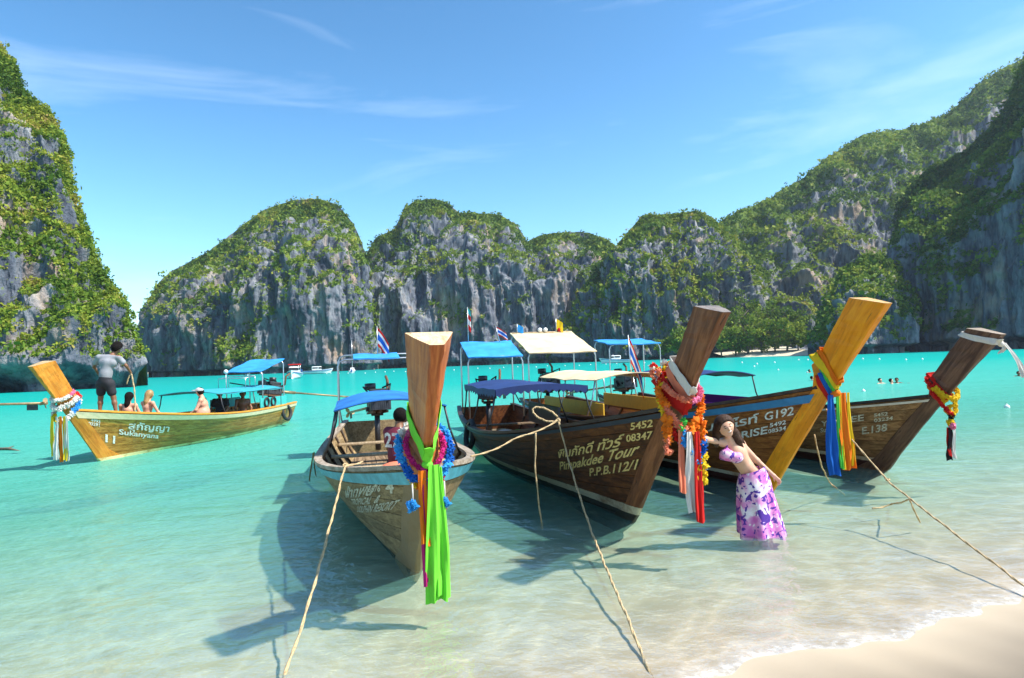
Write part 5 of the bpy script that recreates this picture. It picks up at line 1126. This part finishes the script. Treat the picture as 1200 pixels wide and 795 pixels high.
hw = Vector(JM['wrR']) + Vector((.02, .04, -.06)); bw = B5.w((mx - .9, .5, B5.sheer(B5.st(mx - .9, .8)[0]) - .1))
rope('pale rope held by the standing boatman', [hw + Vector((-.12, 0, -.25)), hw + Vector((-.06, 0, -.05)), hw, hw + Vector((.06, -.02, -.3)), hw + Vector((.10, -.04, -.62)), hw + Vector((.12, -.1, -.9))], .016, 0, 9)

# ---- flags
def flag(label, base, h, w, fh, stripes, lean=(0, 0), droop=.5, rad=.012, dirv=(1, 0, 0), cat='flag', pole=None):
    base = Vector(base); e = empty('flag', base); tag(e, label, cat, 'flags on the boats'); tp = base + Vector((lean[0], lean[1], h))
    MB().tube([base, tp], rad, 6).build('flag_pole', pole or STEEL, e); n = len(stripes); d_ = Vector(dirv).normalized(); nn = d_.cross(Vector((0, 0, 1)))
    tot = sum(s_[1] for s_ in stripes); acc = 0
    for mt, wd in stripes:
        rows = []
        for i in range(4):
            vv = (acc + wd * i / 3) / tot; row = []
            for k in range(9):
                u = k / 8; p = tp - Vector((0, 0, .02)) + (base - tp).normalized() * (vv * fh) + d_ * (w * u * (1 - .45 * droop)) + Vector((0, 0, -droop * w * u ** 1.3)) + nn * (.06 * w * math.sin(u * 9 + vv * 3) * u); row.append(p)
            rows.append(row)
        MB().cloth(rows, .004).build('stripe', CM[mt], e); acc += wd
    settle(e)
TH = [('red', 1), ('white', 1), ('blue', 2), ('white', 1), ('red', 1)]
flag('small red white and blue striped flag above the weathered boat canopy', B1.w((-8.5, .05, 2.1)), .72, .42, .42, TH, droop=.9)
flag('drooping red white and blue striped flag over the cream awning', at_y(741, 449, B3.w((-4.6, 0, 0)).y), 1.0, .62, .55, TH, droop=1.3, lean=(-.05, 0))
q = B3.w((-10.4, -.75, 2.66)); flag('small sky blue pennant on the cream canopy', q, .36, .22, .22, [('sky', 1)], droop=.4)
q = B3.w((-10.4, .45, 2.66)); flag('small yellow pennant on the cream canopy', q, .5, .26, .3, [('yellow', 1)], droop=.5)
flag('tiny striped flag beside the blue canopy of the dark boat', B2.w((-9.0, .35, 2.4)), .45, .34, .22, TH, droop=.5, lean=(-.1, 0))
flag('teal and red streamer on a thin pole behind the dark boat', B2.w((-9.1, -.45, 2.4)), .95, .12, .55, [('teal', 1), ('red', 1), ('white', 1), ('red', 1)], droop=.8)
# ---- gear that belongs to the boats
tx = on_boat(B2, 548, -1.1, .55); B2.tyre(max(tx, -6.0), -1, z=.52, r=.26)
def panel(b, name, x0, x1, y, z0, z1, mat, th=.03):
    m = MB(); m.box(((x0 + x1) / 2, y, (z0 + z1) / 2), (x1 - x0, th, z1 - z0), bev=.006); b.part(name, m, mat)
YELLOW_P = flat('yellow_panel', (0.72, 0.42, 0.02), .5, 0, .12)
panel(B3, 'side_panel', -7.8, -4.0, -.80, .74, 1.04, YELLOW_P); panel(B3, 'side_panel', -7.8, -4.0, .80, .74, 1.04, YELLOW_P)
panel(B2, 'back_board', -6.6, -4.4, .45, .62, 1.05, DARK_STEEL, .05)
panel(B4, 'side_cloth', -6.8, -3.6, -.76, .66, .92, CM['purple'], .02); panel(B4, 'side_cloth', -6.8, -3.6, .76, .66, .92, CM['purple'], .02)
panel(B5, 'side_panel', -7.6, -5.8, .86, .74, 1.04, flat('teal_panel', (0.04, 0.40, 0.38), .5, 0, .15)); panel(B5, 'side_panel', -7.6, -5.8, -.80, .74, 1.04, _mc['teal_panel'])
for i, f_ in enumerate((0, 1)):
    mm_ = MB(); mm_.torus((-6.6 + .45 * i, .91, .90), .14, .028, (0, 1, 0), 20, 8); B5.part('tyre_fender', mm_, RUBBER)
m = MB(); y_ = .05
m.tube([(-6.2, -.4, 1.40), (-6.2, -.4, 1.75), (-6.2, .5, 1.75), (-6.2, .5, 1.40)], .014, 6); m.tube([(-5.6, -.4, 1.40), (-5.6, -.4, 1.70), (-5.6, .5, 1.70), (-5.6, .5, 1.40)], .014, 6); m.tube([(-6.2, .5, 1.75), (-5.6, .5, 1.70)], .010, 6); m.tube([(-6.2, -.4, 1.75), (-5.6, -.4, 1.70)], .010, 6); B5.part('roof_rack', m, STEEL)
m = MB(); m.tube([(-5.7, -.2, 1.40), (-5.7, -.2, 1.88)], .010, 6); m.ball((-5.7, -.2, 1.92), .07, 10, 6); B5.part('mast_lamp', m, flat('white_plastic', (0.75, 0.74, 0.72), .4))
m = MB(); m.tube([(-10.42, -.9, 2.74), (-10.42, .9, 2.74)], .03, 8); B3.part('canopy_bar', m, PALEW)
for y_ in (-.05, .12, .55):
    m = MB(); m.ball((-10.42, y_, 2.82), .07, 8, 6); B3.part('lamp', m, _mc['white_plastic'] if y_ < .5 else CM['red'])
for k, (b, x, y, c) in enumerate(((B1, -5.2, .35, 'sky'), (B1, -1.9, .30, 'orange'), (B1, -1.95, -.05, 'salmon'), (B2, -4.6, -.55, 'white'), (B2, -4.3, -.35, 'green'), (B2, -3.7, -.45, 'orange'), (B3, -3.6, .2, 'blue'), (B5, -4.0, .2, 'red'))):
    e = empty('life_vest', b.w((x, y, .1))); tag(e, {'sky': 'sky blue', 'orange': 'orange', 'salmon': 'salmon pink', 'white': 'white', 'green': 'green', 'blue': 'dark blue', 'red': 'red'}[c] + ' cushion lying inside ' + {id(B1): 'the weathered boat', id(B2): 'the dark boat', id(B3): 'the orange prowed boat', id(B5): 'the boat numbered 11'}[id(b)], 'cushion', 'cushions inside the boats')
    e.name = 'cushion'; z0 = .16 if b is not B1 else .12
    zc = b.sheer(b.st(x, .5)[0]) - .10 if b in (B1, B2) else .5
    m = MB(); m.ball(b.w((x, y, zc)), .2, 14, 8, (1, 1, .45)); m.build('cover', CM[c], e); m = MB(); m.torus(b.w((x, y, zc)), .2, .012, (0, 0, 1), 20, 6); m.build('piping', CM['white'], e); e.location.z = zc - .09; settle(e)


sq = min((abs(project(B1.M @ B1.pos(q_, 1, -1))[0] - 373), q_) for q_ in np.linspace(.35, .75, 81))[1]; gp = B1.pos(sq, 1, -1)
g = empty('strap', B1.w(gp)); tag(g, 'pair of faded olive straps hanging over the weathered boat rail', 'strap')
CM['olive'] = cloth_mat('olive_cloth', (0.22, 0.14, 0.04))
tail(g, B1, gp.x, gp.y - .06, gp.z + .06, gp.z - .30, .05, .07, 'olive', seed=91, yaw=1.3, name='strap_end'); tail(g, B1, gp.x + .10, gp.y - .07, gp.z + .06, gp.z - .36, .05, .07, 'olive', seed=92, yaw=1.3, name='strap_end', lean=(0, -.05)); settle(g)
# ================================================================ FAR SHORE, BOATS, SWIMMERS, BUOYS
# beach at the head of the bay
pts = [at_z(px, 0, 0) if False else at_y(px, 420, Y) for px, Y in ((846, 272), (860, 266), (872, 262), (905, 256), (945, 247), (960, 242))]
m = MB(); m.strip([[Vector((p.x, p.y - 9, -.6)) for p in pts], [Vector((p.x, p.y - 1, .9)) for p in pts], [Vector((p.x, p.y + 12, 2.2)) for p in pts], [Vector((p.x * 1.15, p.y + 70, 4)) for p in pts]])
o = m.build('far_beach', flat('far_sand', (0.62, 0.54, 0.40), .9, 0, .12, .3)); tag(o, 'narrow pale beach at the head of the bay under the trees', 'beach', kind='structure')
t = NT('bark'); n = t.noise(t.coord('Object', (6, 6, 1)), 2, 5, .6); BARK = t.done(t.bsdf(t.mix(n, (0.06, 0.045, 0.03), (0.2, 0.16, 0.11)), .9))
def tree(px, Y, h, wd, tone, label, seed):
    r_ = np.random.default_rng(seed); p = at_y(px, 420, Y); p.z = 1.0 + 0.05 * max(0, Y - 262); e = empty('tree', p); tag(e, label, 'tree', 'trees behind the far beach')
    m = MB(); tp = Vector((r_.normal() * .5, r_.normal() * .5, h * .62)); m.tube([Vector((0, 0, -1.5)), tp * .4 + Vector((r_.normal() * .3, 0, 0)), tp], [h * .03, h * .022, h * .01], 8)
    n = 7
    for k in range(n):
        a = 2 * math.pi * k / n + r_.uniform(0, .6); st_ = tp * r_.uniform(.4, .95); m.tube([st_, st_ + Vector((math.cos(a) * wd * .25, math.sin(a) * wd * .25, h * .12)), st_ + Vector((math.cos(a) * wd * .42, math.sin(a) * wd * .42, h * .2))], [h * .011, h * .008, h * .003], 5)
    m.build('trunk', BARK, e)
    nc = 16; cc = r_.normal(size=(nc, 3)); cc /= np.linalg.norm(cc, axis=1)[:, None]; cc *= r_.uniform(.35, 1, (nc, 1)); cc = cc * np.array([wd * .45, wd * .45, h * .40]) + np.array([tp.x, tp.y, h * .50]); per = 70
    C = (cc[:, None] + r_.normal(size=(nc, per, 3)) * np.array([wd, wd, h * .7]) * .085).reshape(-1, 3); tn = np.repeat(tone + r_.normal(size=nc) * .10, per) + r_.normal(size=nc * per) * .06
    o = link('crown', leaf_quads(C, r_.uniform(.7, 1.5, len(C)), tn), FOLI, e)
TD = [(782, 268, 9, 9, .45, 'rounded'), (800, 266, 11, 10, .55, 'bright'), (816, 270, 10, 9, .35, 'dark'), (832, 268, 13, 12, .5, 'rounded'), (846, 264, 12, 11, .62, 'bright'), (862, 264, 14, 12, .5, 'tall'), (877, 262, 17, 13, .58, 'tall bright'), (893, 262, 15, 12, .66, 'bright'), (908, 260, 14, 13, .5, 'spreading'), (922, 258, 16, 13, .6, 'tall bright'), (936, 256, 12, 11, .45, 'rounded'), (868, 282, 24, 15, .4, 'tall dark'), (890, 286, 26, 16, .45, 'tall'), (912, 288, 25, 16, .38, 'tall dark'), (930, 284, 22, 14, .45, 'tall'), (846, 284, 20, 14, .36, 'tall dark'), (826, 286, 17, 13, .4, 'dark')]
ORD = ['first', 'second', 'third', 'fourth', 'fifth', 'sixth', 'seventh', 'eighth', 'ninth', 'tenth', 'eleventh']
for row_, name_ in (([q for q in TD if q[1] < 275], 'front'), ([q for q in TD if q[1] >= 275], 'taller back')):
    for k, (px, Y, h, wd, tn, kd) in enumerate(sorted(row_, key=lambda q: -q[0])): tree(px, Y, h, wd, tn, f'{kd} green tree, {ORD[k]} from the rock spur in the {name_} beach row', 100 + k + int(Y))
# ---- far motor boats
HULLW = flat('white_hull', (0.80, 0.80, 0.80), .35, 0, .08, 1); GLASS = flat('dark_window', (0.02, 0.03, 0.04), .1, 0, .1); TRIM = flat('blue_trim', (0.02, 0.08, 0.30), .4, 0, .1)
def motorboat(px, py, ang, L, label, roof=None, red=False, cabin=True):
    p = at_z(px, py, 0); e = empty('speedboat', p, ang); tag(e, label, 'speedboat', 'motor boats far out in the bay'); B = L * .15; rows = []
    for i in range(13):
        s = i / 12; b_ = B * (1 - max(0, (s - .45) / .55) ** 2.2) * (.92 + .08 * min(1, s * 4)); zt = L * (.11 + .07 * s ** 2); x = L * (s - .5)
        rows.append([Vector((x, 0, -L * .03 + L * .05 * max(0, s - .8) * 5 * .5)), Vector((x - (0 if s < 1 else L * .05), -b_ * .75, L * .02)), Vector((x + L * .04 * s, -b_, zt)), Vector((x + L * .04 * s, -b_ * .8, zt)), Vector((x, 0, zt * .98)), Vector((x + L * .04 * s, b_ * .8, zt)), Vector((x + L * .04 * s, b_, zt)), Vector((x - (0 if s < 1 else L * .05), b_ * .75, L * .02)), Vector((x, 0, -L * .03))])
    m = MB(); m.strip(rows, False); m.f.append(tuple(range(8))[::-1]); m.sm.append(False); m.build('hull', HULLW, e)
    for sd in (-1, 1):
        m = MB(); m.tube([(L * (s - .5) + L * .04 * s, sd * (B * (1 - max(0, (s - .45) / .55) ** 2.2) + .02), L * (.085 + .06 * s ** 2)) for s in np.linspace(0, .95, 10)], L * .008, 6); m.build('trim_stripe', TRIM, e)
    if cabin:
        m = MB(); m.box((-.02 * L, 0, L * .19), (L * .32, B * 1.3, L * .13), bev=L * .02); m.build('cabin', HULLW, e); m = MB(); m.box((L * .1, 0, L * .20), (L * .10, B * 1.33, L * .06), bev=.01); m.box((-.06 * L, 0, L * .205), (L * .18, B * 1.33, L * .05)); m.build('window', GLASS, e)
    if roof is not None:
        m = MB(); m.box((-.1 * L, 0, L * .30), (L * .42, B * 1.5, L * .025), bev=.02); m.build('canopy', roof, e); m = MB()
        for sx in (-.28, .08):
            for sd in (-1, 1): m = MB(); m.tube([(sx * L, sd * B * .65, L * .12), (sx * L, sd * B * .65, L * .29)], L * .008, 6); m.build('canopy_post', STEEL, e)
    m = MB(); m.box((-.53 * L, 0, L * .12), (L * .05, L * .06, L * .12), bev=.03); m.build('outboard_motor', TRIM, e)
    return e
motorboat(345, 443.5, R(-78), 9.0, 'white speedboat with red canopy heading in beside the longtail boats', CM['red'])
motorboat(372, 438.2, R(10), 9.0, 'sleek white speedboat lying under the round topped headland')
motorboat(721, 425.6, R(178), 9.5, 'white cabin cruiser lying off the grooved buttress cliff')
motorboat(289, 441, R(-60), 4.0, 'small dark dinghy with outboard under the round headland', None, cabin=False)
motorboat(789, 423.5, R(90), 4.5, 'tiny open boat far off beyond the dark prow', None, cabin=False)
e = motorboat(413, 437.3, R(100), 6.0, 'white sailing catamaran with bare mast under the headland', None, cabin=True); m = MB(); m.tube([(0.3, 0, 1), (0.3, 0, 9.5)], .09, 8); m.build('mast', STEEL, e)
# foam wakes
# ---- buoys
BUOY = flat('white_buoy', (0.80, 0.78, 0.74), .5, 0, .1); m = MB(); m.ball((0, 0, .06), .26, 10, 7); m.tube([(0, 0, .3), (0, 0, .42)], .05, 6); bmesh_ = bpy.data.meshes.new('buoy'); bmesh_.from_pydata(m.v, [], m.f); bmesh_.polygons.foreach_set('use_smooth', m.sm); bmesh_.materials.append(BUOY)
rr = random.Random(4); spots = [(385 + 13.2 * i + rr.uniform(-4, 4), 438.8 - .035 * 13.2 * i + rr.uniform(-.5, .6)) for i in range(12)] + [(556 + 17 * i + rr.uniform(-5, 5), 432.5 - .035 * 17 * i + rr.uniform(-.5, .6)) for i in range(17)] + [(868 + 21 * i + rr.uniform(-6, 6), 425 - .035 * 21 * i + rr.uniform(-1, 4)) for i in range(11)] + [(912, 434), (946, 437), (972, 433), (884, 430), (1180, 478), (1012, 459), (1120, 437)]
for i, (px, py) in enumerate(spots):
    o = bpy.data.objects.new('buoy', bmesh_); COL.objects.link(o); p = at_z(px, py, 0); d_ = p.length; o.location = p; k = min(.62, max(.3, d_ / 200)); o.scale = (k, k, k)
    tag(o, 'small white float on the swimming line across the bay', 'buoy', 'swimming line floats')
# ---- swimmers
def swimmer_mesh(sk, hr):
    J = dict(head=V3(0, .02, .16), neck=V3(0, 0, .03), chest=V3(0, 0, -.15), waist=V3(0, 0, -.32), pelvis=V3(0, 0, -.45), face=V3(0, -1, 0), shL=V3(.17, 0, -.02), shR=V3(-.17, 0, -.02), elL=V3(.36, -.1, -.04), wrL=V3(.5, -.25, -.02), elR=V3(-.36, -.1, -.05), wrR=V3(-.5, -.25, -.04), hipL=V3(.09, 0, -.5), hipR=V3(-.09, 0, -.5))
    return J
SJ = swimmer_mesh(0, 0); SB = sdf_mesh('swimmer_body', body_prims(SJ, fingers=False), .02, .03); tmp = empty('tmp'); sh = hair_part(SJ, 1, BLACK_HAIR, tmp, None, .02); SHm = sh.data; bpy.data.objects.remove(sh); bpy.data.objects.remove(tmp)
SW = [(1032, 449.5, 20, TAN, 'swimmer with dark hair low in the water left of the close pair'), (1045, 450, 60, PINKISH, 'nearer swimmer of the close pair between the two right prows'), (1051, 449, -30, BROWN, 'dark swimmer of the close pair between the two right prows'), (1095, 442, 10, FAIR, 'pale swimmer beside the blue shirted one above the brown prow'), (1102, 443.5, 0, TAN, 'swimmer in blue shirt above the brown prow'), (949, 437, 40, BROWN, 'lone swimmer seen left of the orange prow'), (1194, 441, -20, BROWN, 'swimmer holding an orange float right of the dark prow'), (952, 446, 90, TAN, 'swimmer far off just right of the orange prow base')]
BODS = {}
for i, (px, py, an, sk, lb) in enumerate(SW):
    p = at_z(px, py, 0); e = empty('person', p, R(an)); tag(e, lb, 'person', 'swimmers in the bay'); me = SB.copy(); link('body', me, sk, e); link('hair', SHm.copy(), BLACK_HAIR, e)
    if 'blue shirt' in lb: link('shirt', sdf_mesh('shirt', [('c', SJ['waist'], SJ['chest'], .13, .13), ('c', SJ['chest'], SJ['neck'], .12, .06), ('c', SJ['shL'], SJ['shR'], .062, .062), ('c', SJ['shL'], SJ['elL'], .055, .05), ('c', SJ['shR'], SJ['elR'], .055, .05)], .02, .03, None, .012), CM['sky'], e)
p = at_z(1199, 441, 0); m = MB(); m.ball((0, 0, .08), .3, 14, 8, (1.9, .6, .4)); o = m.build('float_board', CM['orange']); o.location = p + Vector((.35, -.1, 0)); tag(o, 'orange float held by a swimmer right of the dark prow', 'float')
# ---- boat mostly outside the frame: its propeller shaft reaches in
B6 = Boat(Vector((-25.2, 17.4, 0)), (-0.998, 0.06), 'longtail boat whose propeller shaft pokes in behind the orange brown prow', L=9.0, beam=1.05, zmid=.62, zbow=1.25, zst=.74, ztop=2.2)
B6.hull(w5, INNERW, wood('teak_rail', (0.2, 0.1, 0.04), (0.4, 0.24, 0.1)), _mc['cream_paint']); B6.stem(wood('teak_prow', (0.3, 0.13, 0.03), (0.5, 0.25, 0.06), along=(6, 6, .6)), None); B6.inside()
B6.engine(yaw=.0, z=1.38, shaft=4.5, pitch=.01)
# driftwood in the water
e0 = at_z(-6, 527, .02); m = MB(); m.tube([e0, at_z(10, 526, .04), at_z(24, 529, -.01)], [.05, .04, .015], 7); m.tube([at_z(8, 526, .03), at_z(16, 523, .06)], [.025, .01], 6); o = m.build('driftwood', BARK); tag(o, 'dark forked branch floating below the striped ribbons of boat numbered 11', 'branch')
# ================================================================ HAZE
t = NT('haze_air'); pv = t.n.new('ShaderNodeVolumePrincipled'); pv.inputs['Color'].default_value = (0.72, 0.84, 1.0, 1); pv.inputs['Density'].default_value = 0.00013; pv.inputs['Anisotropy'].default_value = 0.2
t.l.new(pv.outputs[0], t.out.inputs['Volume'])
zt = max((o.matrix_world @ Vector(c)).z for o in COL.objects if o.type == 'MESH' for c in o.bound_box) + 4; zb = float(np.min(bed_z(np.array([-2500.0, 0.0, 2500.0]), np.array([2500.0, 2500.0, 2500.0])))) - 2.0
zb = min(zb, -6.0); m = MB(); m.box((0, 0, (zt + zb) / 2), (5200, 5200, zt - zb)); o = m.build('haze', t.m); tag(o, 'faint blue haze over the whole bay', 'haze', kind='stuff')
